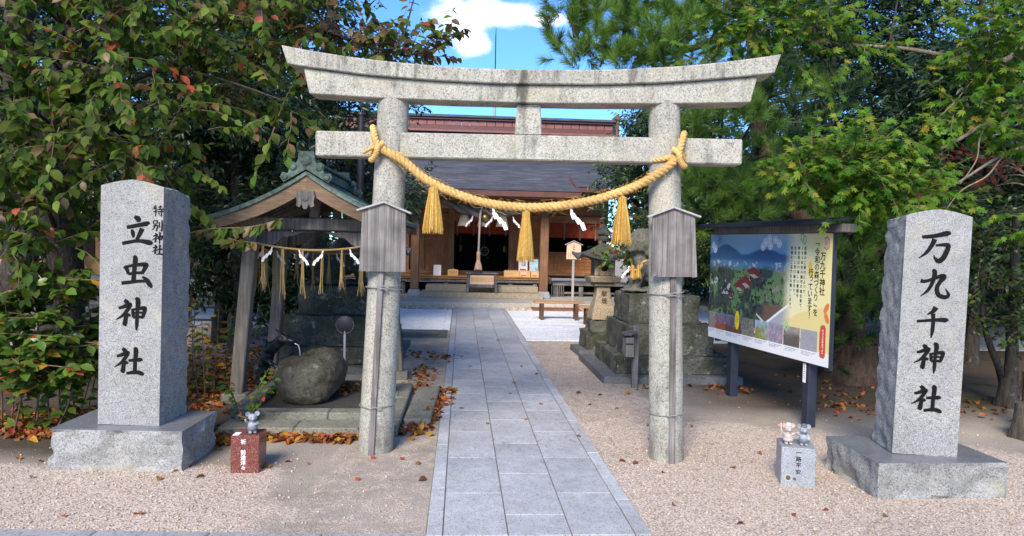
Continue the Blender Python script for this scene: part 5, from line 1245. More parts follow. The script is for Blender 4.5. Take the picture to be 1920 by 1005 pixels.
for yy, y_in in ((PF, .0), (PB, -.0)):
    for s in (-1, 1):
        xb, xt = PX+s*.72, PX+s*.585
        part(MB().bar((xb, yy, .08), (xt, yy, 1.80), .125, .125, .010, up=(0, 1, 0)), 'post', M['wood_pav'], pv)
        part(MB().box((xb+s*.004, yy, .03), (.24, .24, .12), .012), 'post_stone', M['kerb'], pv)
    part(MB().bb(PX-.70, PX+.70, yy-.055, yy+.055, 1.685, 1.80, .008), 'tie_beam', M['wood_pav'], pv)
    for s in (-1, 1):    # carved beam ends and curved brackets
        e = PX+s*.70; part(MB().prism([(e, 1.69), (e+s*.03, 1.685), (e+s*.10, 1.70), (e+s*.135, 1.74), (e+s*.11, 1.79), (e+s*.05, 1.80), (e, 1.80)], yy-.05, yy+.05), 'beam_end', M['wood_barge'], pv)
        part(MB().prism([(PX+s*.53, 1.50), (PX+s*.53, 1.665), (PX+s*.10, 1.665), (PX+s*.20, 1.625), (PX+s*.30, 1.61), (PX+s*.36, 1.55), (PX+s*.44, 1.52)], yy-.025, yy+.025), 'bracket', M['wood_grey'], pv)
    part(MB().bb(PX-.045, PX+.045, yy-.05, yy+.05, 1.805, 2.04, .006), 'king_post', M['wood_pav'], pv)
    part(MB().bb(PX-.62, PX+.62, yy-.03, yy+.03, 1.42, 1.50, .006), 'lower_tie', M['wood_pav'], pv) if yy == PB else None
for s in (-1, 1): part(MB().bb(PX+s*.60-.05, PX+s*.60+.05, YF+.06, YB-.08, 1.802, 1.875, .006), 'purlin', M['wood_pav'], pv)
part(MB().bb(PX-.05, PX+.05, YF+.06, YB-.08, 2.045, 2.13, .006), 'ridge_beam', M['wood_pav'], pv)
for s in (-1, 1):
    for k in range(9):
        y = YF+.12+k*.225; b = MB(); n = 6
        for i in range(n):
            d0, d1 = .05+(HW-.1)*i/n, .05+(HW-.1)*(i+1)/n; b.bar((PX+s*d0, y, roofz(d0)-.075), (PX+s*d1, y, roofz(d1)-.075), .04, .05, .003)
        part(b, 'rafter', M['wood_pav'], pv)
    b = MB(); n = 12
    b.grid(lambda u, v: Vector((PX+s*HW*.97*u, YF+.05+(YB-YF-.11)*v, roofz(HW*.97*u)-.042)), n, 1); part(b, 'roof_boarding', M['wood_pav'], pv)
# copper ridge: box, cap and scrolled end ornaments
part(MB().bb(PX-.07, PX+.07, YF+.10, YB-.12, 2.19, 2.285, .008), 'ridge_box', M['copper'], pv)
part(MB().bb(PX-.10, PX+.10, YF+.09, YB-.10, 2.287, 2.315, .008), 'ridge_cap', M['copper'], pv)
for y in (YF-.01, YB-.10):
    b = MB(); oni = [(-.20, 2.115), (-.235, 2.16), (-.215, 2.205), (-.165, 2.195), (-.15, 2.235), (-.165, 2.275), (-.125, 2.305), (-.09, 2.29), (-.075, 2.33), (-.07, 2.40), (.07, 2.40), (.075, 2.33), (.09, 2.29), (.125, 2.305), (.165, 2.275), (.15, 2.235), (.165, 2.195), (.215, 2.205), (.235, 2.16), (.20, 2.115), (0, 2.235)]
    b.prism([(PX+x, z) for x, z in oni], y, y+.07)
    for x, z, r in ((-.12, 2.255, .04), (.12, 2.255, .04), (-.19, 2.16, .032), (.19, 2.16, .032), (0, 2.31, .055)):
        me = MB().lathe([(0, .016), (r*.6, .014), (r, 0)], 14)
        b.add([(PX+x+q[0], y-q[2], z+q[1]) for q in me.v], me.f)
    o = part(b, 'ridge_ornament', M['copper'], pv); o['kind'] = 'stuff'
# stone kerbs round the basin
for x0, x1 in ((-1.92, -1.32), (-1.317, -.78), (-.777, -.49)): part(MB().bb(x0, x1, 5.87, 6.15, -.05, .072, .010), 'kerb_stone', M['kerb'], pv)
for x0, x1 in ((-1.86, -1.10), (-1.097, -.70)): part(MB().bb(x0, x1, 6.153, 6.33, -.05, .128, .010), 'kerb_stone', M['kerb'], pv)
for y0, y1 in ((6.153, 7.0), (7.003, 7.72)): part(MB().bb(-.66, -.485, y0, y1, -.05, .078, .010), 'kerb_stone', M['kerb'], pv)
for y0, y1 in ((6.333, 7.1), (7.103, 7.9)): part(MB().bb(-.85, -.70, y0, y1, -.05, .125, .010), 'kerb_stone', M['kerb'], pv); part(MB().bb(-1.97, -1.82, y0, y1, -.05, .125, .010), 'kerb_stone', M['kerb'], pv)
part(MB().bb(-1.81, -.86, 6.34, 8.0, -.05, .05, .004), 'gravel_tray', m_granite('wet_gravel', (.06, .055, .05), .4, 1.7, 60, bump=.7), pv)
sl = flag(MB().bb(-.475, -.235, 6.27, 7.70, -.05, .05, .012, fn=lambda p: Vector((p.x+.03*(p.y-6.3), p.y, p.z))).build('stepping_slab', M['kerb']))
rk = thing('rock_basin', 'large natural boulder hollowed as a wash basin inside the wooden pavilion', 'basin', (-1.45, 7.04, .05)); rk.scale = (.95, .95, .97)
bld = blob('boulder', [('e', (0, .02, .20), (.33, .36, .26)), ('e', (-.10, .06, .24), (.25, .36, .20)), ('e', (.13, .10, .27), (.22, .40, .24), (.0, -.22, 0)), ('e', (.0, -.12, .14), (.28, .24, .20)), ('e', (.06, .35, .22), (.28, .34, .25))], .018, M['rock'], rk, amp=.022, freq=5.5, smooth_it=14, seed=2)
me = bld.data
for v in me.vertices:
    r = math.hypot((v.co.x-.02)/.19, (v.co.y-.20)/.30)
    if v.co.z > .26 and r < 1: v.co.z = min(v.co.z, .335) - .05*(1-r)
b = MB(); b.add([(.02+.185*math.cos(a*math.pi/12), .20+.29*math.sin(a*math.pi/12), .372) for a in range(24)], [tuple(range(24))])
wt = NT('water'); wt.bump(wt.noise(wt.pos(), 22, 3), .15, .01); wt.fin((.012, .016, .016), .04, .6); b.build('water', wt.mat, rk)
b = MB(); b.lathe([(0, 0), (.001, 0)], 3) if False else None
dg_ = thing('dragon_spout', 'dark bronze dragon water spout reaching over the rock basin', 'dragon spout', (-1.98, 7.55, 0))
blob('dragon', [('c', (-.05, .05, -.02), (-.03, .04, .30), .06, .065), ('c', (-.03, .04, .30), (.04, .0, .46), .07, .065), ('c', (.04, 0, .46), (.16, -.05, .55), .065, .055), ('e', (.20, -.07, .565), (.085, .06, .05)), ('e', (.27, -.10, .555), (.06, .045, .03)), ('e', (.26, -.10, .525), (.055, .035, .018)),
      ('c', (.17, -.03, .60), (.06, .03, .68), .016, .008), ('c', (.19, -.10, .60), (.09, -.08, .68), .016, .008), ('c', (.0, .03, .50), (-.06, .06, .55), .03, .012), ('c', (-.08, .06, .36), (-.15, .08, .40), .03, .012), ('c', (-.10, .06, .2), (-.17, .08, .22), .03, .012), ('c', (.02, -.06, .35), (.12, -.12, .30), .032, .022), ('c', (.12, -.12, .30), (.17, -.14, .26), .022, .012)], .012, M['bronze'], dg_, amp=.012, freq=26, smooth_it=2)
b = MB(); b.tube([(.31, -.115, .53), (.35, -.13, .515), (.365, -.135, .46), (.37, -.137, .40)], [.006, .006, .005, .005], 6); tw = NT('falling_water'); tw.fin((.55, .58, .6), .08, .6); b.build('water_jet', tw.mat, dg_, 60)
pd = thing('disc_pole', 'thin pale pipe topped by a small round dark disc behind the basin', 'pole', (-1.25, 7.95, 0))
b = MB(); b.tube([(0, 0, 0), (0, 0, .60)], .014, 8); b.build('pipe', M['steel'], pd, 60)
b = MB(); b.lathe([(0, -.012), (.085, -.012), (.095, -.006), (.095, .006), (.085, .012), (0, .012)], 24); o = b.build('disc', M['dark_metal'], pd, 40); o.rotation_euler = (math.radians(90), 0, 0); o.location = (0, 0, .67)
b = MB(); b.tube([(.095*math.cos(k*math.pi/12), -.012, .67+.095*math.sin(k*math.pi/12)) for k in range(25)], .004, 5); b.build('rim', M['plinth'], pd, 60)
# thin rope with straws and paper between the pavilion posts
def garland(label, a, c, sag, ns, seed, np_):
    t = thing('straw_garland', label, 'straw rope', a, 0, 'straw ropes round the wash pavilion'); a, c = Vector(a), Vector(c); rg = random.Random(seed)
    P = lambda u: (c-a)*u+Vector((0, 0, -sag*4*u*(1-u)))
    b = MB(); twisted(b, [P(i/10) for i in range(11)], .011, 34, 2, 6, per=240); b.build('rope', M['straw_thin'], t, 60)
    for i in range(ns):
        p = P((i+.5)/ns)+Vector((0, -.012, -.01)); b = MB(); L = rg.uniform(.42, .52)
        for k in range(7):
            q = Vector((rg.uniform(-.008, .008), rg.uniform(-.006, .006), 0)); e = rg.uniform(-.03, .03); l = L*rg.uniform(.75, 1.05)
            b.tube([p+q, p+q*1.5+Vector((e*.2, 0, -l*.4)), p+q*1.2+Vector((e*.5+rg.uniform(-.008, .008), 0, -l*.75)), p+q*2+Vector((e, 0, -l))], [.0035, .0032, .003, .002], 4, 0, False)
        b.build('straw_bunch', M['straw_thin'], t, 60, fix=False)
    for i in range(np_): p = P((i+.5)/np_*.86+.06); paper_streamer(t, (p.x, p.y-.02, p.z-.005), .85, 1 if i % 2 else -1)
garland('thin straw rope with paper streamers across the front of the wash pavilion', (-1.99, 7.07, 1.555), (-.87, 7.07, 1.555), .065, 6, 3, 4)
garland('thin straw rope hung across the back of the wash pavilion', (-1.95, 8.36, 1.50), (-.88, 8.36, 1.50), .06, 6, 4, 3)
garland('thin straw rope hung along the left side of the wash pavilion', (-2.02, 7.2, 1.55), (-2.0, 8.35, 1.50), .06, 4, 5, 2)
bp = thing('black_post', 'slim black post rising behind the wash pavilion roof', 'post', (-1.66, 11.9, 0))
b = MB(); b.tube([(0, 0, 0), (0, 0, 3.62)], .055, 10); b.tube([(0, 0, 3.62), (0, 0, 3.66)], [.075, .06], 10); b.build('shaft', M['dark_metal'], bp, 50)
# dark rail fence and far buildings on the left
fn = thing('rail_fence', 'dark low rail fence along the court left of the pavilion', 'fence', (-5.0, 12.9, 0))
for i in range(7): MB().bb(-1.9+i*.72-.04, -1.9+i*.72+.04, -.04, .04, 0, .62, .005).build('post', M['dark_metal'], fn)
for z in (.14, .36, .54): MB().bb(-2.0, 2.55, -.015, .015, z-.02, z+.02, .003).build('rail', M['dark_metal'], fn)
far = thing('side_hall', 'low brown timber hall with grey roof far left behind the trees', 'building', (-10.5, 21, 0))
MB().bb(-5, 4.6, -1.5, 4, 0, .5, .02).build('base', M['concrete'], far); MB().bb(-4.8, 4.4, -1.2, 3.6, .502, 2.6, .02).build('wall', M['wood_shrine'], far)
for i in range(9): MB().bb(-4.7+i*1.12, -4.5+i*1.12, -1.3, -1.203, .502, 2.6, .01).build('post', M['wood_shrine'], far)
for i in range(8): MB().bb(-4.45+i*1.12, -3.65+i*1.12, -1.23, -1.203, .9, 2.2, .01).build('window', M['void'], far)
MB().prism([(-5.3, 2.6), (4.9, 2.6), (4.4, 4.2), (-4.8, 4.2)], -2, 4.4).build('roof', M['slate'], far)
# ------------------------------------------------------------------ trees, shrubs, fallen leaves
LEAF = {
 'ovate': ([(0, 0, 0), (-.29, .30, .07), (.29, .30, .07), (0, .32, 0), (-.27, .64, .04), (.27, .64, .04), (0, .66, -.03), (0, 1, -.14)],
           [(0, 2, 3), (0, 3, 1), (1, 3, 6, 4), (3, 2, 5, 6), (4, 6, 7), (6, 5, 7)]),
 'lance': ([(0, 0, 0), (-.17, .42, .05), (0, .45, -.01), (.17, .42, .05), (0, 1, -.10)], [(0, 2, 1), (0, 3, 2), (1, 2, 4), (2, 3, 4)]),
 'small': ([(0, 0, 0), (-.24, .5, .06), (0, 1, -.06), (.24, .5, .06)], [(0, 2, 1), (0, 3, 2)]),
}
def _maple():
    v = [(0, .12, 0)]; f = []
    tips = [(-118, .42), (-72, .72), (-34, .92), (0, 1.0), (34, .92), (72, .72), (118, .42)]; ring = [(0, 0)]
    for i, (a, r) in enumerate(tips):
        a = math.radians(a)
        for da, rr in ((-.22, .66), (0, 1), (.22, .66)): ring.append((math.sin(a+da)*r*rr*.62, .12+math.cos(a+da)*r*rr*.86))
        if i < 6:
            m = math.radians((tips[i][0]+tips[i+1][0])/2); ring.append((math.sin(m)*.42*.62, .12+math.cos(m)*.42*.86))
    for x, y in ring: v.append((x, y, -.16*(x*x+y*y)))
    n = len(ring); f = [(0, 1+(i+1) % n, 1+i) for i in range(n)]
    return v, f
LEAF['maple'] = _maple()
_lm = {}
def leaf_mesh(shape, mat_):
    k = (shape, mat_.name)
    if k not in _lm:
        me = bpy.data.meshes.new('leaf'); me.from_pydata(*[LEAF[shape][0], [], LEAF[shape][1]]); me.materials.append(mat_)
        me.polygons.foreach_set('use_smooth', [True]*len(me.polygons)); _lm[k] = me
    return _lm[k]
RTn, UPn, FWn, EYn = (np.array(q) for q in (RT, UP, FW, EYE))
def in_view(P, m=0):
    d = P-EYn; z = d @ FWn; x = 960+FPX*(d @ RTn)/np.maximum(z, .1); y = 502.5-FPX*(d @ UPn)/np.maximum(z, .1)
    return (z > .3) & (x > -m) & (x < 1920+m) & (y > -m) & (y < 1005+m)
class Leaves:
    def __init__(s): s.P = []; s.D = []; s.U = []; s.S = []; s.M = []
    def finish(s, root, shape, mats, singles=0, name='foliage'):
        cat = lambda q, k: np.concatenate([np.atleast_2d(x) if k else np.atleast_1d(x) for x in q])
        WP = cat(s.P, 1); P = WP-np.array(root.location); D = cat(s.D, 1); U = cat(s.U, 1); S_ = cat(s.S, 0); Mi = cat(s.M, 0)
        R = frames(D, U); keep = np.ones(len(P), bool)
        if singles:
            W_ = WP; dist = np.linalg.norm(W_-EYn, axis=1); sc = np.where(in_view(W_, -10), S_/dist, 0); idx = np.argsort(-sc)[:singles]; idx = idx[sc[idx] > 0]
            keep[idx] = False
            for i in idx:
                m = Matrix(R[i].tolist()).to_4x4(); m.translation = P[i]
                o = link('leaf', leaf_mesh(shape, mats[Mi[i]]), root); o.matrix_local = m @ Matrix.Scale(S_[i], 4)
        if keep.any():
            bv, bf = LEAF[shape]; me = scatter(name, bv, bf, P[keep], R[keep], S_[keep], mats, Mi[keep], True)
            tag(link(name, me, root), kind='stuff')
def nrm(v): return v/max(1e-9, np.linalg.norm(v))
def nrmv(v): return v/np.maximum(1e-9, np.linalg.norm(v, axis=1, keepdims=True))
def grow(lv, tw, c, r, n, rg, L=(.25, .5), gap=.045, size=(.08, .115), droop=.35, weights=(1,), out=.6, up=.15, hang=.5, face=.35):
    """n leafy twigs inside the ellipsoid c, r"""
    c = np.array(c, float); r = np.array(r, float); w = np.cumsum(weights)/np.sum(weights)
    d = nrmv(rg.normal(size=(n, 3))); p = c+d*r*(rg.random((n, 1))**.4)*.9
    t = nrmv(d*out+rg.normal(size=(n, 3))*.5+np.array([0, 0, up])); Lt = rg.uniform(L[0], L[1], (n, 1)); k = max(3, int(np.mean(L)/gap)); pts = [p]; bias = rg.random(n)
    tone = rg.random(n)
    for i in range(k):
        t = nrmv(t+np.array([0, 0, -droop/k])+rg.normal(size=(n, 3))*.10); q = pts[-1]+t*(Lt/k); pts.append(q)
        side = nrmv(np.cross(t, [0, 0, 1.])+1e-6)*(1 if i % 2 else -1)
        for e in range(1 if i < k-1 else 2):
            dl = nrmv(t*.55+side*(.75 if e == 0 else -.5)+np.array([0, 0, -hang])+rg.normal(size=(n, 3))*.28)
            un = nrmv(np.array([0, 0, 1.])+rg.normal(size=(n, 3))*.45-FWn*face)
            lv.P.append(q); lv.D.append(dl); lv.U.append(un); lv.S.append(rg.uniform(size[0], size[1], n)*(.75+.25*min(1, (k-i)/3)))
            lv.M.append(np.searchsorted(w, np.clip(rg.random(n)*.75+bias*.25, 0, .9999)))
    if tw is not None:
        for j in range(n):
            q = [pts[0][j], pts[len(pts)//3][j], pts[2*len(pts)//3][j], pts[-1][j]]; tw.tube([Vector(x) for x in q], [.0045, .0035, .0025, .0012], 4, 0, False)
def limb(root, name, pts, r0, r1, mat_, n=9, seed=0):
    pts = [Vector(p) for p in pts]; q = []
    for i in range(len(pts)-1):
        p0, p1, p2, p3 = pts[max(i-1, 0)], pts[i], pts[i+1], pts[min(i+2, len(pts)-1)]
        for k in range(7):
            t = k/7; q.append(.5*((2*p1)+(p2-p0)*t+(2*p0-5*p1+4*p2-p3)*t*t+(3*p1-p0-3*p2+p3)*t**3))
    q.append(pts[-1]); N = len(q)
    rr = [(r0+(r1-r0)*(i/(N-1))**.8)*(1+.10*noise.noise(q[i]*3.1+Vector((seed, 0, 0)))) for i in range(N)]
    q = [p+Vector((noise.noise(p*2.3), noise.noise(p*2.3+Vector((9, 0, 0))), 0))*r0*.35*(0 if i in (0,) else 1) for i, p in enumerate(q)]
    b = MB(); b.tube([p-root.location for p in q], rr, n); o = b.build(name, mat_, root, 70, fix=False); return q
def flare(root, p, r, mat_, h=.35):
    b = MB(); n = 14; prof = []; o = 0
    for k in range(6):
        t = k/5; z = h*t-.04
        for j in range(n):
            a = 2*math.pi*j/n; rr = r*(1+.55*(1-t)**2*(1+.5*math.sin(a*3+1)+.3*math.sin(a*5)))
            b.v.append((p[0]-root.location.x+rr*math.cos(a), p[1]-root.location.y+rr*math.sin(a), z))
    for k in range(5):
        for j in range(n): b.f.append((k*n+j, k*n+(j+1) % n, (k+1)*n+(j+1) % n, (k+1)*n+j)); b.m.append(0)
    return b.build('root_flare', mat_, root, 70, fix=False)
def nearest(q, c): return min(q, key=lambda p: (p-c).length+max(0, p.z-c.z)*.8)
def tree(name, label, cat, group, trunk, r0, r1, bark, clumps, shape, mats, weights, seed, gap=.045, size=(.08, .115), L=(.25, .5), singles=0, droop=.35, hang=.5, twigs=True, out=.6, extra=(), up=.15, branches=True, face=.35, dens=1.0):
    rg = np.random.default_rng(seed); root = thing(name, label, cat, (trunk[0][0], trunk[0][1], 0), 0, group)
    q = limb(root, 'trunk', trunk, r0, r1, bark, 12, seed); flare(root, trunk[0], r0*.98, bark)
    sk = list(q)
    for e in extra: sk += limb(root, 'branch', e[0], e[1], e[2], e[3] if len(e) > 3 else bark, 7, seed+1)
    lv = Leaves(); tw = MB() if twigs else None
    for i, (c, r, n) in enumerate(clumps):
        c = Vector(c)
        if branches:
            a = nearest(sk, c); mid = a.lerp(c, .5)+Vector((0, 0, .12*(c-a).length))
            if (c-a).length > .25: limb(root, 'branch', [a, mid, c], max(.008, min(.05, .010*(c-a).length+.006)), .004, bark, 6, i)
        grow(lv, tw, c, r if isinstance(r, (tuple, list)) else (r, r, r), max(2, int(n*dens)), rg, L, gap, size, droop, weights, out, up, hang, face)
    if tw is not None and tw.v:
        tw.v = [(x-root.location.x, y-root.location.y, z) for x, y, z in tw.v]; tag(tw.build('twigs', M['twig'], root, 60, fix=False), kind='stuff')
    lv.finish(root, shape, mats, singles); return root
RR = random.Random(3)
def J(a): return RR.uniform(-a, a)
# the cherry in front on the left
cl = []
for py in (-330, -190, -60, 45, 150, 255):
    for px in range(-120, 560, 105):
        if py > 200 and px > 370: continue
        if py < -100 and px > 430: continue
        Y = 6.0+J(.35)+.5*(px > 380)+.35*(py < 0); cl.append((at(px+J(40), py+J(35), Y), (.42, .5, .36), 12 if py > -100 else 7))
for px, py, n in ((30, 350, 11), (135, 350, 11), (20, 450, 10), (110, 460, 9), (300, 330, 6), (540, 190, 5), (270, 290, 6)): cl.append((at(px, py, 6.0+J(.2)), (.33, .4, .28), n))
for px in (-300, -200): 
    for py in (-250, -80, 100, 280, 450): cl.append((at(px, py, 6.3+J(.4)), (.5, .5, .42), 7))
CB = gp(112, 690)
tree('cherry_tree', 'autumn cherry tree with broad green and red leaves behind the left pillar', 'tree', 'trees on the left', [(CB.x, CB.y, -.05), at(118, 560, 8.75), at(112, 400, 8.5), at(105, 250, 8.1), at(130, 110, 7.8), at(150, -80, 7.6), at(170, -260, 7.4)], .25, .10, M['bark'], cl, 'ovate',
     [M['lf_cherry'], M['lf_bronze'], M['lf_red'], M['lf_yellow']], (.77, .14, .06, .03), 5, singles=300, size=(.075, .125), gap=.040, L=(.25, .55), hang=.75, face=.8, dens=1.6)
cl = [(at(600+J(20), 35, 6.7), (.34, .4, .22), 9), (at(560, 90, 6.7), (.3, .35, .2), 9), (at(650, 85, 6.7), (.26, .3, .13), 8), (at(710, 95, 6.65), (.22, .3, .10), 7), (at(770, 102, 6.6), (.18, .25, .08), 5), (at(815, 92, 6.6), (.12, .2, .06), 4), (at(845, 72, 6.55), (.05, .08, .03), 2), (at(740, 60, 6.65), (.08, .1, .1), 2), (at(700, 30, 6.8), (.18, .2, .12), 3), (at(640, -40, 6.9), (.4, .4, .25), 6), (at(520, -20, 6.9), (.4, .4, .3), 9)]
B2 = gp(28, 670); B2 = Vector((-6.1, 9.6, 0))
tree('cherry_tree', 'second cherry tree farther left whose bronze branch tips hang over the gate end', 'tree', 'trees on the left', [(B2.x, B2.y, -.05), at(60, 400, 9.4), at(28, 130, 9.0), at(42, 0, 8.8), at(60, -150, 8.4)], .22, .12, M['bark'], cl, 'ovate',
     [M['lf_bronze'], M['lf_cherry'], M['lf_red']], (.60, .28, .12), 6, singles=120, size=(.08, .12), gap=.036, L=(.2, .42), hang=.7, face=.8, dens=1.7,
     extra=[([at(60, -150, 8.4), at(300, -120, 7.5), at(520, 30, 6.9), at(640, 70, 6.7), at(760, 105, 6.6)], .05, .010), ([at(760, 105, 6.6), at(810, 92, 6.58), at(850, 70, 6.55), at(885, 42, 6.5)], .009, .002), ([at(640, 70, 6.7), at(740, 90, 6.7), at(775, 0, 6.8), at(790, -60, 6.8)], .012, .004)])
# bare pale twigs crossing the dark left background
# dark evergreens left and behind the pavilion
def evergreen(label, base, h, r, cx, group, seed, n=34, size=(.10, .155), lean=(0, 0), zlo=.16, mats=('lf_dark',), weights=(1,), rx=1.0, tr=.11, gap=.035):
    rg = random.Random(seed); cl = []
    for k in range(n):
        t = rg.uniform(zlo, 1); rad = r*(math.sin(math.pi*min(1, .18+.82*(1-t)*.95))**.6); a = rg.uniform(0, 2*math.pi); d = rad*math.sqrt(rg.random())
        cl.append((Vector((base[0]+lean[0]*t+d*math.cos(a)*rx, base[1]+lean[1]*t+d*math.sin(a), h*t)), (r*.34, r*.34, r*.26), cx))
    return tree('evergreen_tree', label, 'tree', group, [(base[0], base[1], -.05), (base[0]+lean[0]*.3+.05, base[1], h*.3), (base[0]+lean[0]*.6, base[1]+lean[1]*.6, h*.6), (base[0]+lean[0], base[1]+lean[1], h*.9)], tr, .04, M['bark'], cl, 'lance', [M[m] for m in mats], weights, seed, gap=gap, size=size, L=(.2, .42), twigs=False, hang=.35, droop=.2, up=.2, face=.6, dens=3.6)
EG = 'dark evergreens around the precinct'
evergreen('dark evergreen tree standing left behind the wash pavilion', (-3.65, 11.2), 5.3, 1.45, 15, EG, 31, 46)
evergreen('dense dark evergreen just left of the pavilion roof', (-3.1, 10.2), 3.5, 1.0, 13, EG, 32, 30, zlo=.2)
evergreen('tall dark evergreen behind the left end of the gate', (-2.6, 13.6), 6.0, 1.75, 14, EG, 33, 46, zlo=.36)
evergreen('dark evergreen beyond the cherry trunk at far left', (-7.5, 12.5), 6.5, 2.0, 14, EG, 34, 44, zlo=.25)
evergreen('broad dark evergreen filling the gap left of the pavilion', (-5.6, 12.2), 5.8, 1.7, 14, EG, 35, 46, zlo=.28)
evergreen('tall far evergreen over the side hall roof', (-9.8, 15.5), 8.0, 2.6, 12, EG, 36, 50, size=(.14, .21), zlo=.2)
evergreen('far dark evergreen left of the shrine roof', (-5.2, 17.0), 6.6, 2.0, 12, EG, 37, 44, size=(.14, .21), zlo=.3)
# right side evergreens
evergreen('dark evergreen at the right corner of the shrine roof', (4.35, 14.6), 4.4, 1.25, 14, EG, 41, 40, zlo=.3, mats=('lf_dark', 'lf_mid'), weights=(.75, .25))
evergreen('tall dark evergreen behind the pine above the information board', (6.6, 12.6), 6.8, 2.0, 15, EG, 42, 56, zlo=.2)
evergreen('tall black-green evergreen against the sky at upper right', (8.6, 11.6), 6.6, 2.1, 15, EG, 43, 56, zlo=.22)
evergreen('far evergreen at the right edge above the lane', (11.0, 12.6), 6.6, 2.2, 14, EG, 44, 54, zlo=.24)
evergreen('far tall evergreen beyond the court on the right', (9.5, 18.5), 8.2, 2.8, 13, EG, 45, 56, size=(.15, .23), zlo=.14)
evergreen('far broad evergreen behind the guardian lion', (6.2, 19.5), 5.6, 2.0, 13, EG, 46, 46, size=(.14, .21), zlo=.12)
evergreen('far dark evergreen beyond the white lane at right', (13.5, 17.5), 7.4, 2.8, 13, EG, 47, 50, size=(.15, .23), zlo=.12)
evergreen('low dark evergreen shrub tree right behind the information board', (5.6, 10.9), 3.2, 1.2, 14, EG, 48, 36, zlo=.22)
evergreen('dark evergreen behind the right inscribed pillar', (7.4, 9.9), 4.4, 1.5, 15, EG, 49, 46, zlo=.34)
tree('maple_tree', 'small tree with reddening green leaves behind the stone lantern', 'tree', 'maples', [(2.95, 11.35, -.05), (2.9, 11.2, .7), (2.75, 10.6, 1.35), (2.5, 10.1, 1.62)], .04, .012, M['bark_mid'], [(at(px, py, Yq), (.16, .15, .09), n) for px, py, Yq, n in ((1140, 472, 10.0, 8), (1165, 462, 10.0, 9), (1190, 470, 10.0, 9), (1180, 485, 10.0, 7), (1205, 480, 10.0, 7), (1155, 485, 10.0, 5), (1195, 420, 11.2, 10), (1205, 400, 11.2, 9), (1180, 440, 11.2, 8))], 'ovate', [M['lf_mid'], M['lf_maple'], M['lf_red'], M['lf_bronze']], (.5, .25, .13, .12), 51, size=(.06, .085), gap=.04, twigs=False, L=(.14, .28), face=.7)
# far wood closing the view
def far_wood():
    rg = np.random.default_rng(123); P = []
    for x0, x1, y0, y1, h, n in ((5.5, 24, 21, 24, 6.5, 30000), (-24, -4.6, 25, 28, 7.5, 26000), (12, 30, 14.5, 17, 4.5, 16000)):
        u = rg.random((n, 3)); x = x0+(x1-x0)*u[:, 0]; top = h*(.75+.25*np.sin(x*1.3)*np.sin(x*.61+2)); P.append(np.stack([x, y0+(y1-y0)*u[:, 1], top*u[:, 2]**.8], 1))
    P = np.concatenate(P); n = len(P); bv, bf = LEAF['lance']; d = rg.normal(size=(n, 3)); d[:, 2] -= .5
    tag(link('far_wood', scatter('far_wood', bv, bf, P, frames(d, nrmv(rg.normal(size=(n, 3))*.7+np.array([0, -.6, .6]))), rg.uniform(.22, .36, n), [M['lf_dark']], np.zeros(n, int), True)), kind='stuff')
far_wood()
# the pine
def pine(label, trunk, r0, r1, clumps, seed, extra=()):
    rg = np.random.default_rng(seed); root = thing('pine_tree', label, 'tree', (trunk[0][0], trunk[0][1], 0), 0, 'pines')
    q = limb(root, 'trunk', trunk, r0, r1, M['bark_pine'], 14, seed); flare(root, trunk[0], r0, M['bark_pine'], .5); sk = list(q)
    for e in extra: sk += limb(root, 'branch', *e, M['bark_pine'], 7, seed)
    base = [(-.5, 0, 0), (.5, 0, 0), (.15, 1, 0), (-.15, 1, 0)]
    P, D, Sx, Mi = [], [], [], []; loc = np.array(root.location)
    for i, (c, r, n, dk) in enumerate(clumps):
        n = int(n*2.3); c = Vector(c); a = nearest(sk, c)
        if (c-a).length > .2: limb(root, 'branch', [a, a.lerp(c, .5)+Vector((0, 0, .05)), c], .03, .010, M['bark_pine'], 6, i)
        for _ in range(n):
            d = nrm(rg.normal(size=3)*np.array([1, 1, .7])); p = np.array(c)+d*np.array(r)*rg.random()**.4
            ax = nrm(d*.7+np.array([0, -.1, .75])+rg.normal(size=3)*.3); L = rg.uniform(.09, .20); m = int(rg.uniform(95, 150)); nl = rg.uniform(.11, .165)
            x = nrm(np.cross(ax, [.3, .2, 1])); y = np.cross(ax, x)
            t = rg.random(m)**.7; ph = rg.uniform(0, 2*np.pi, m); sp = np.radians(rg.uniform(18, 70, m))*(1.15-.55*t)
            dd = ax[None]*np.cos(sp)[:, None]+(x[None]*np.cos(ph)[:, None]+y[None]*np.sin(ph)[:, None])*np.sin(sp)[:, None]+np.array([0, 0, -.06])
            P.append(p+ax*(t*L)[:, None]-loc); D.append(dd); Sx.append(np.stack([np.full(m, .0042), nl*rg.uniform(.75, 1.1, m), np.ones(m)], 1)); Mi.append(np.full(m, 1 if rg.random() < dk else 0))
    P, D, Sx, Mi = (np.concatenate(k) for k in (P, D, Sx, Mi)); U = np.tile(-FWn, (len(P), 1))+rg.normal(size=(len(P), 3))*.6
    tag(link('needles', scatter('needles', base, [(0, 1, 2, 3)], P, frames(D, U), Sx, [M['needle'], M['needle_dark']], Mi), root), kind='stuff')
    return root
PBp = gp(1598, 712)
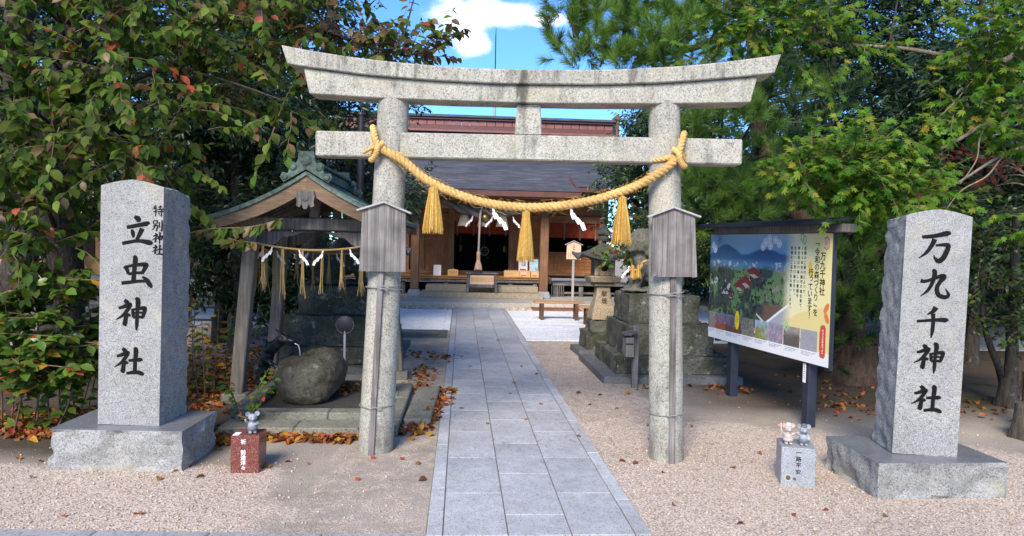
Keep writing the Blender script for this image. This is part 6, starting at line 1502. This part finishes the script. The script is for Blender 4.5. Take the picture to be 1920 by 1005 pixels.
pc = [(at(px, py, Y), (.34, .34, .22), n, dk) for px, py, Y, n, dk in (
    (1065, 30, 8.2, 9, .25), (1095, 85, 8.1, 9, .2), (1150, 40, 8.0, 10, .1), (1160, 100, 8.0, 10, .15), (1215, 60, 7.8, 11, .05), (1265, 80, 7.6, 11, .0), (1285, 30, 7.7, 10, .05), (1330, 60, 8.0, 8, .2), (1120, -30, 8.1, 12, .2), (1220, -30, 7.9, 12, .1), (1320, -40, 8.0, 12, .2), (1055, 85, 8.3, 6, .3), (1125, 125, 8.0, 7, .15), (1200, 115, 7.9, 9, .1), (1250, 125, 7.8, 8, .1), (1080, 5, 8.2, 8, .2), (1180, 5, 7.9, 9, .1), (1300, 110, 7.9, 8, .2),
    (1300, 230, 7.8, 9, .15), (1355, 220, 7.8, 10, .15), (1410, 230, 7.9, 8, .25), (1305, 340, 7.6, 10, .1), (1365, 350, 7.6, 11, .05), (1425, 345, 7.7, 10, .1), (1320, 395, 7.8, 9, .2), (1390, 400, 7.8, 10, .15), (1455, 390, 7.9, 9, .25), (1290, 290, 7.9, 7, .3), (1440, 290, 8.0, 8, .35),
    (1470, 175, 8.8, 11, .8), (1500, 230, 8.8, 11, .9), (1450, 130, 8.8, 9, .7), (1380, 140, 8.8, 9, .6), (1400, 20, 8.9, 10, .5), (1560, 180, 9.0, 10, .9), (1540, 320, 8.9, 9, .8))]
pine('tall pine with leaning trunk behind the information board', [(PBp.x, PBp.y, -.05), at(1585, 600, 8.75), at(1545, 470, 8.9), at(1450, 310, 9.2), at(1425, 200, 9.3), at(1400, 40, 9.3), at(1340, -140, 9.2), at(1300, -300, 9.0)], .27, .05, pc, 61,
     [([at(1400, 40, 9.3), at(1300, 90, 8.6), at(1180, 100, 8.1), at(1080, 70, 8.2)], .06, .015), ([at(1450, 310, 9.2), at(1380, 330, 8.6), at(1320, 360, 8.4)], .05, .015)])
P2 = Vector((5.9, 9.3, 0))
pc = [(at(px, py, Y), (.34, .34, .24), n, dk) for px, py, Y, n, dk in ((1590, 440, 8.0, 11, .2), (1600, 510, 8.0, 11, .2), (1625, 580, 8.1, 10, .4), (1580, 560, 8.2, 8, .5), (1590, 630, 8.3, 6, .6), (1640, 480, 8.2, 10, .5), (1560, 660, 8.3, 5, .7), (1500, 640, 8.6, 4, .8))]
pine('young low pine with fresh needles between the board and the right pillar', [(P2.x, P2.y, -.05), (5.6, 9.0, .9), (5.2, 8.6, 1.7), (5.0, 8.3, 2.2)], .07, .03, pc, 62)
# the maple whose branches reach in from the right
MBp = gp(1918, 822)
mc = []
for px, py, n in ((1350, 95, 5), (1400, 60, 8), (1450, 35, 9), (1500, 55, 8), (1540, 20, 8), (1420, 10, 8), (1490, 100, 5), (1370, 20, 6), (1580, 60, 5), (1610, 90, 4), (1560, 110, 4)): mc.append((at(px, py, 6.3+J(.3)), (.22, .3, .13), n))
for px, py, n in ((1465, 300, 4), (1500, 332, 8), (1540, 300, 8), (1560, 332, 9), (1590, 280, 8), (1620, 330, 9), (1650, 260, 8), (1690, 290, 8), (1680, 350, 9), (1650, 375, 8), (1720, 330, 7), (1760, 370, 6), (1730, 380, 5), (1700, 385, 5), (1600, 345, 5), (1780, 210, 5), (1830, 200, 7), (1870, 215, 7), (1900, 190, 6)): mc.append((at(px, py, 5.9+J(.3)), (.20, .3, .11), n))
for px, py, n in ((1870, 80, 9), (1900, 40, 9), (1890, 130, 8), (1850, 110, 5), (1840, 40, 5), (1910, -40, 9), (1960, 60, 9), (1960, 250, 8), (1700, -60, 7), (1500, -80, 8), (1350, -60, 7), (1980, 400, 8)): mc.append((at(px, py, 5.9+J(.3)), (.26, .3, .18), n))
tree('maple_tree', 'maple with fresh green and yellow leaves reaching in from the right', 'tree', 'maples', [(MBp.x, MBp.y, -.05), at(1938, 690, 6.25), at(1965, 450, 6.2), at(1975, 220, 6.1), at(1960, 0, 6.2), at(1940, -200, 6.3)], .075, .04, M['bark_mid'], mc, 'maple', [M['lf_maple'], M['lf_maple_y'], M['lf_red']], (.90, .08, .02), 71, singles=300, size=(.062, .105), gap=.034, L=(.2, .40), hang=.35, droop=.15, face=.9, dens=2.3,
     extra=[([at(1970, 180, 6.1), at(1880, 215, 5.9), at(1760, 280, 5.85), at(1690, 300, 5.8), at(1610, 315, 5.8)], .028, .005, M['bark_pale']), ([at(1970, 260, 6.1), at(1880, 290, 5.9), at(1790, 345, 5.85), at(1700, 385, 5.85)], .022, .004, M['bark_pale']), ([at(1965, 50, 6.2), at(1880, 115, 6.3), at(1790, 107, 6.3), at(1700, 92, 6.3), at(1620, 85, 6.3), at(1520, 75, 6.3), at(1440, 40, 6.3)], .034, .006, M['bark_pale']), ([at(1790, 107, 6.3), at(1830, 130, 6.2), at(1800, 180, 6.0), at(1760, 220, 5.9)], .012, .004, M['bark_pale']), ([at(1880, 215, 5.9), at(1840, 250, 5.8), at(1830, 300, 5.8), at(1800, 345, 5.8)], .010, .004, M['bark_pale']), ([at(1880, 290, 5.9), at(1850, 330, 5.8), at(1800, 360, 5.8), at(1760, 415, 5.8)], .010, .003, M['bark_pale'])])
rl = [(at(1850, 310, 6.9), (.22, .2, .12), 6), (at(1880, 330, 6.9), (.2, .2, .12), 6), (at(1830, 290, 7.0), (.16, .2, .1), 4), (at(1905, 300, 6.9), (.2, .2, .12), 5), (at(1860, 350, 7.0), (.2, .2, .1), 4)]
tree('maple_tree', 'thin maple sapling with rust red leaves at the right edge', 'tree', 'maples', [(6.25, 7.5, -.05), (6.15, 7.3, .9), (6.0, 7.1, 1.7), (5.9, 7.0, 2.3)], .03, .012, M['bark_pale'], rl, 'maple', [M['lf_red'], M['lf_bronze']], (.5, .5), 72, size=(.07, .10), gap=.055, L=(.2, .35), hang=.3)
# clipped shrub with two stems at the right edge
SBp = gp(1888, 762)
sc_ = []
for px, py, n in ((1835, 445, 8), (1880, 435, 9), (1915, 450, 8), (1850, 470, 5), (1830, 540, 8), (1875, 530, 9), (1912, 540, 8), (1835, 595, 8), (1880, 590, 9), (1915, 600, 9), (1900, 620, 6), (1960, 450, 9), (1960, 540, 9), (1960, 600, 9), (1870, 400, 6), (1910, 395, 6)): sc_.append((at(px, py, 7.0+J(.25)), (.24, .3, .075), n*2))
tree('layered_shrub', 'glossy evergreen shrub in flat layers on two crooked stems at right edge', 'shrub', None, [(SBp.x, SBp.y, -.05), at(1893, 690, 7.2), at(1900, 600, 7.2), at(1905, 480, 7.15), at(1905, 400, 7.1)], .085, .035, M['bark'], sc_, 'ovate', [M['lf_mid'], M['lf_dark'], M['lf_yellow']], (.6, .38, .02), 81, singles=260, size=(.05, .075), gap=.03, L=(.14, .28), hang=.1, droop=.05, up=.25,
     extra=[([gp(1888, 750), at(1868, 680, 7.15), at(1848, 625, 7.1), at(1842, 590, 7.1), at(1845, 480, 7.05)], .045, .02)])
# leafy shoots beside and behind the left pillar
def shoots(name, label, stems, mats, weights, seed, size, cat='plant', group='leafy shoots at the left', singles=60, gap=.05, hang=.35):
    rg = np.random.default_rng(seed); b0 = stems[0][0]; root = thing(name, label, cat, (b0[0], b0[1], 0), 0, group); lv = Leaves(); w = np.cumsum(weights)/np.sum(weights)
    for pts in stems:
        q = limb(root, 'stem', pts, .008, .003, M['twig'], 6, seed); L = 0
        for i in range(2, len(q)-1):
            t = np.array((q[i+1]-q[i-1]).normalized())
            for e in range(2):
                a = rg.uniform(0, 2*np.pi); side = np.array([math.cos(a), math.sin(a), 0]); stem = np.array(q[i])+side*rg.uniform(.0, .03)
                lv.P.append(stem); lv.D.append(nrm(side*.8+t*.35+np.array([0, 0, -hang])+rg.normal(size=3)*.2)); lv.U.append(nrm(np.array([0, 0, 1.])-FWn*.5+rg.normal(size=3)*.35)); lv.S.append(rg.uniform(*size)); lv.M.append(int(np.searchsorted(w, rg.random()*.9999)))
    lv.finish(root, 'ovate', mats, singles); return root
st = []
for px, py, tx_, ty_, Y in ((20, 800, 35, 440, 5.9), (70, 800, 60, 470, 6.0), (115, 795, 150, 520, 5.9), (45, 790, 10, 560, 5.8), (150, 770, 165, 560, 6.2), (95, 805, 110, 600, 5.7), (5, 805, -20, 600, 5.7), (140, 790, 130, 640, 5.8), (60, 805, 85, 650, 5.6), (25, 810, 40, 690, 5.5), (100, 810, 120, 700, 5.6), (165, 760, 176, 640, 6.3)):
    g0 = gp(px, py); top = at(tx_, ty_, Y); mid = Vector(g0).lerp(top, .5)+Vector((J(.08), J(.08), .05)); st.append([g0-Vector((0, 0, .03)), mid, top, top+Vector((J(.15), J(.1), .06))])
st2 = []
for s in st:
    st2.append(s)
    for k in range(5): c = s[1].lerp(s[2], RR.random()*.95-.1); st2.append([c, c+Vector((J(.25), J(.2), .12)), c+Vector((J(.5), J(.3), .15))])
shoots('sucker_shrub', 'thicket of leafy cherry shoots left of the tall left pillar', st2, [M['lf_cherry'], M['lf_mid'], M['lf_red'], M['lf_yellow']], (.68, .27, .025, .025), 91, (.075, .12), 'shrub', singles=300)
st = []
for px, py, tx_, ty_ in ((372, 742, 366, 560), (385, 745, 378, 600), (400, 740, 410, 575), (420, 735, 435, 590), (362, 735, 358, 545)):
    g0 = gp(px, py); t_ = at(tx_, ty_, g0.y-.1); st.append([g0, g0.lerp(t_, .5)+Vector((J(.03), 0, 0)), t_])
shoots('sapling', 'thin shoots with yellowing leaves between the left pillar and the pavilion post', st, [M['lf_cherry'], M['lf_yellow'], M['lf_bronze'], M['lf_mid']], (.3, .25, .2, .25), 92, (.06, .10), singles=50)
st = [[gp(455, 800), at(478, 740, 5.95), at(505, 690, 5.9)], [gp(460, 800), at(500, 735, 5.95), at(520, 690, 5.9)], [gp(452, 802), at(440, 750, 6.0), at(425, 715, 5.95)]]
shoots('sapling', 'small sapling with pale green leaves behind the red granite block', st, [M['lf_mid'], M['lf_maple'], M['lf_red']], (.5, .35, .15), 93, (.045, .075), singles=30)
st = [[at(330, 445, 5.9), at(390, 430, 5.85), at(470, 425, 5.8), at(530, 410, 5.8)], [at(400, 432, 5.85), at(440, 450, 5.8), at(480, 455, 5.8)]]
# a low cherry spray crossing in front of the pavilion eave
lv = Leaves(); rgl = np.random.default_rng(95); twb = MB(); spray = thing('cherry_spray', 'low cherry spray with red-tinged leaves crossing before the pavilion eave', 'branch', tuple(st[0][0]))
for pts in st:
    q = limb(spray, 'stem', pts, .008, .003, M['twig'], 6, 2)
    for i in range(1, len(q)-1):
        for e in range(2):
            d = np.array([J(.5), -.3, -.6+J(.5)]); lv.P.append(np.array(q[i])); lv.D.append(nrm(d)); lv.U.append(nrm(-FWn+rgl.normal(size=3)*.5)); lv.S.append(rgl.uniform(.07, .11)); lv.M.append(int(rgl.random() > .75)+int(rgl.random() > .9))
lv.finish(spray, 'ovate', [M['lf_cherry'], M['lf_bronze'], M['lf_red']], 60)
# fallen leaves
def litter():
    P = []; rg = np.random.default_rng(99)
    def band(a, c, w, n, z=0):
        a = np.array(gp(*a)); c = np.array(gp(*c)); t = rg.random(n)[:, None]; d = np.abs(rg.normal(size=(n, 3)))*0+rg.normal(size=(n, 3))*w; p = a+(c-a)*t+d; p[:, 2] = z+rg.uniform(.004, .022, n); P.append(p)
    band((478, 822), (665, 826), .055, 330); band((775, 815), (838, 730), .07, 260); band((780, 735), (800, 690), .08, 90); band((745, 660), (835, 675), .18, 70); band((0, 800), (85, 815), .10, 260); band((20, 785), (170, 790), .16, 200)
    band((350, 770), (440, 700), .30, 420); band((370, 720), (470, 650), .5, 350); band((400, 830), (470, 800), .10, 120); band((345, 845), (410, 838), .06, 60); band((560, 745), (665, 740), .12, 90, .05)
    band((1320, 725), (1420, 735), .10, 40); band((1580, 770), (1640, 755), .25, 45); band((1820, 770), (1900, 775), .3, 50); band((1290, 710), (1215, 735), .12, 50); band((1560, 730), (1640, 730), .4, 55); band((200, 660), (420, 640), .8, 300)
    P_ = np.concatenate(P); n = len(P_); d = rg.normal(size=(n, 3)); d[:, 2] *= .25; U = np.tile([0, 0, 1.], (n, 1))+rg.normal(size=(n, 3))*.45
    bv, bf = LEAF['ovate']; bv = [(x, y, z*3.0) for x, y, z in bv]; mats = [M['lf_fall'], M['lf_red'], M['lf_yellow']]
    tag(link('leaf_litter', scatter('leaf_litter', bv, bf, P_, frames(d, U), rg.uniform(.05, .095, n), mats, rg.choice(3, n, p=(.74, .12, .14)), True)), kind='stuff')
    spots = [('path', p) for p in ((990, 790), (915, 797), (955, 742), (1080, 822), (960, 722), (880, 690), (975, 690), (905, 655), (868, 770), (1010, 705), (930, 640), (1015, 760))]
    spots += [('right', p) for p in ((1153, 768), (1212, 800), (1215, 825), (1160, 866), (1198, 870), (1090, 738), (1130, 742), (1110, 760), (1240, 888), (1380, 880), (1300, 800), (1420, 850), (1655, 970), (1490, 965), (1555, 960), (1395, 985), (1260, 950))]
    spots += [('left', p) for p in ((30, 860), (72, 868), (300, 897), (385, 895), (120, 972), (265, 968), (545, 868), (575, 870), (672, 898), (700, 858), (755, 860), (60, 895), (505, 880), (335, 885), (790, 870), (800, 900))]
    lab = {'path': 'dry fallen leaf lying on the grey stone slabs of the path', 'right': 'dry fallen leaf lying loose on the pale gravel right of the path', 'left': 'dry fallen leaf lying loose on the gravel left of the path'}
    ms = []
    for k, m in enumerate((M['lf_fall'], M['lf_red'], M['lf_yellow'])):
        me = bpy.data.meshes.new('fallen_leaf'); me.from_pydata(bv, [], bf); me.materials.append(m); me.polygons.foreach_set('use_smooth', [True]*len(bf)); ms.append(me)
    for k, (w, p) in enumerate(spots):
        o = bpy.data.objects.new('fallen_leaf', ms[rg.choice(3, p=(.8, .1, .1))]); COL.objects.link(o); q = gp(*p); o.location = (q.x, q.y, .022 if w == 'path' else .010)
        o.rotation_euler = (rg.normal()*.15, rg.normal()*.2, rg.uniform(0, 6.28)); s = rg.uniform(.042, .072); o.scale = (s, s, s); tag(o, lab[w], 'leaf', 'single fallen leaves '+w)
    n = 260; Pn = np.stack([rg.uniform(-.1, 1.05, n), rg.uniform(5, 12, n), np.full(n, .0195)], 1); Pm = np.stack([rg.uniform(1.15, 2.2, n), rg.uniform(5, 11, n), np.full(n, .008)], 1); Pn = np.concatenate([Pn, Pm]); d = rg.normal(size=(2*n, 3)); d[:, 2] = 0
    tag(link('fallen_needles', scatter('fallen_needles', [(-.5, 0, 0), (.5, 0, 0), (.5, 1, 0), (-.5, 1, 0)], [(0, 1, 2, 3)], Pn, frames(d), np.stack([np.full(2*n, .0025), rg.uniform(.05, .11, 2*n), np.ones(2*n)], 1), [m_plain('needle_dry', (.14, .075, .035), .9)])), kind='stuff')
litter()
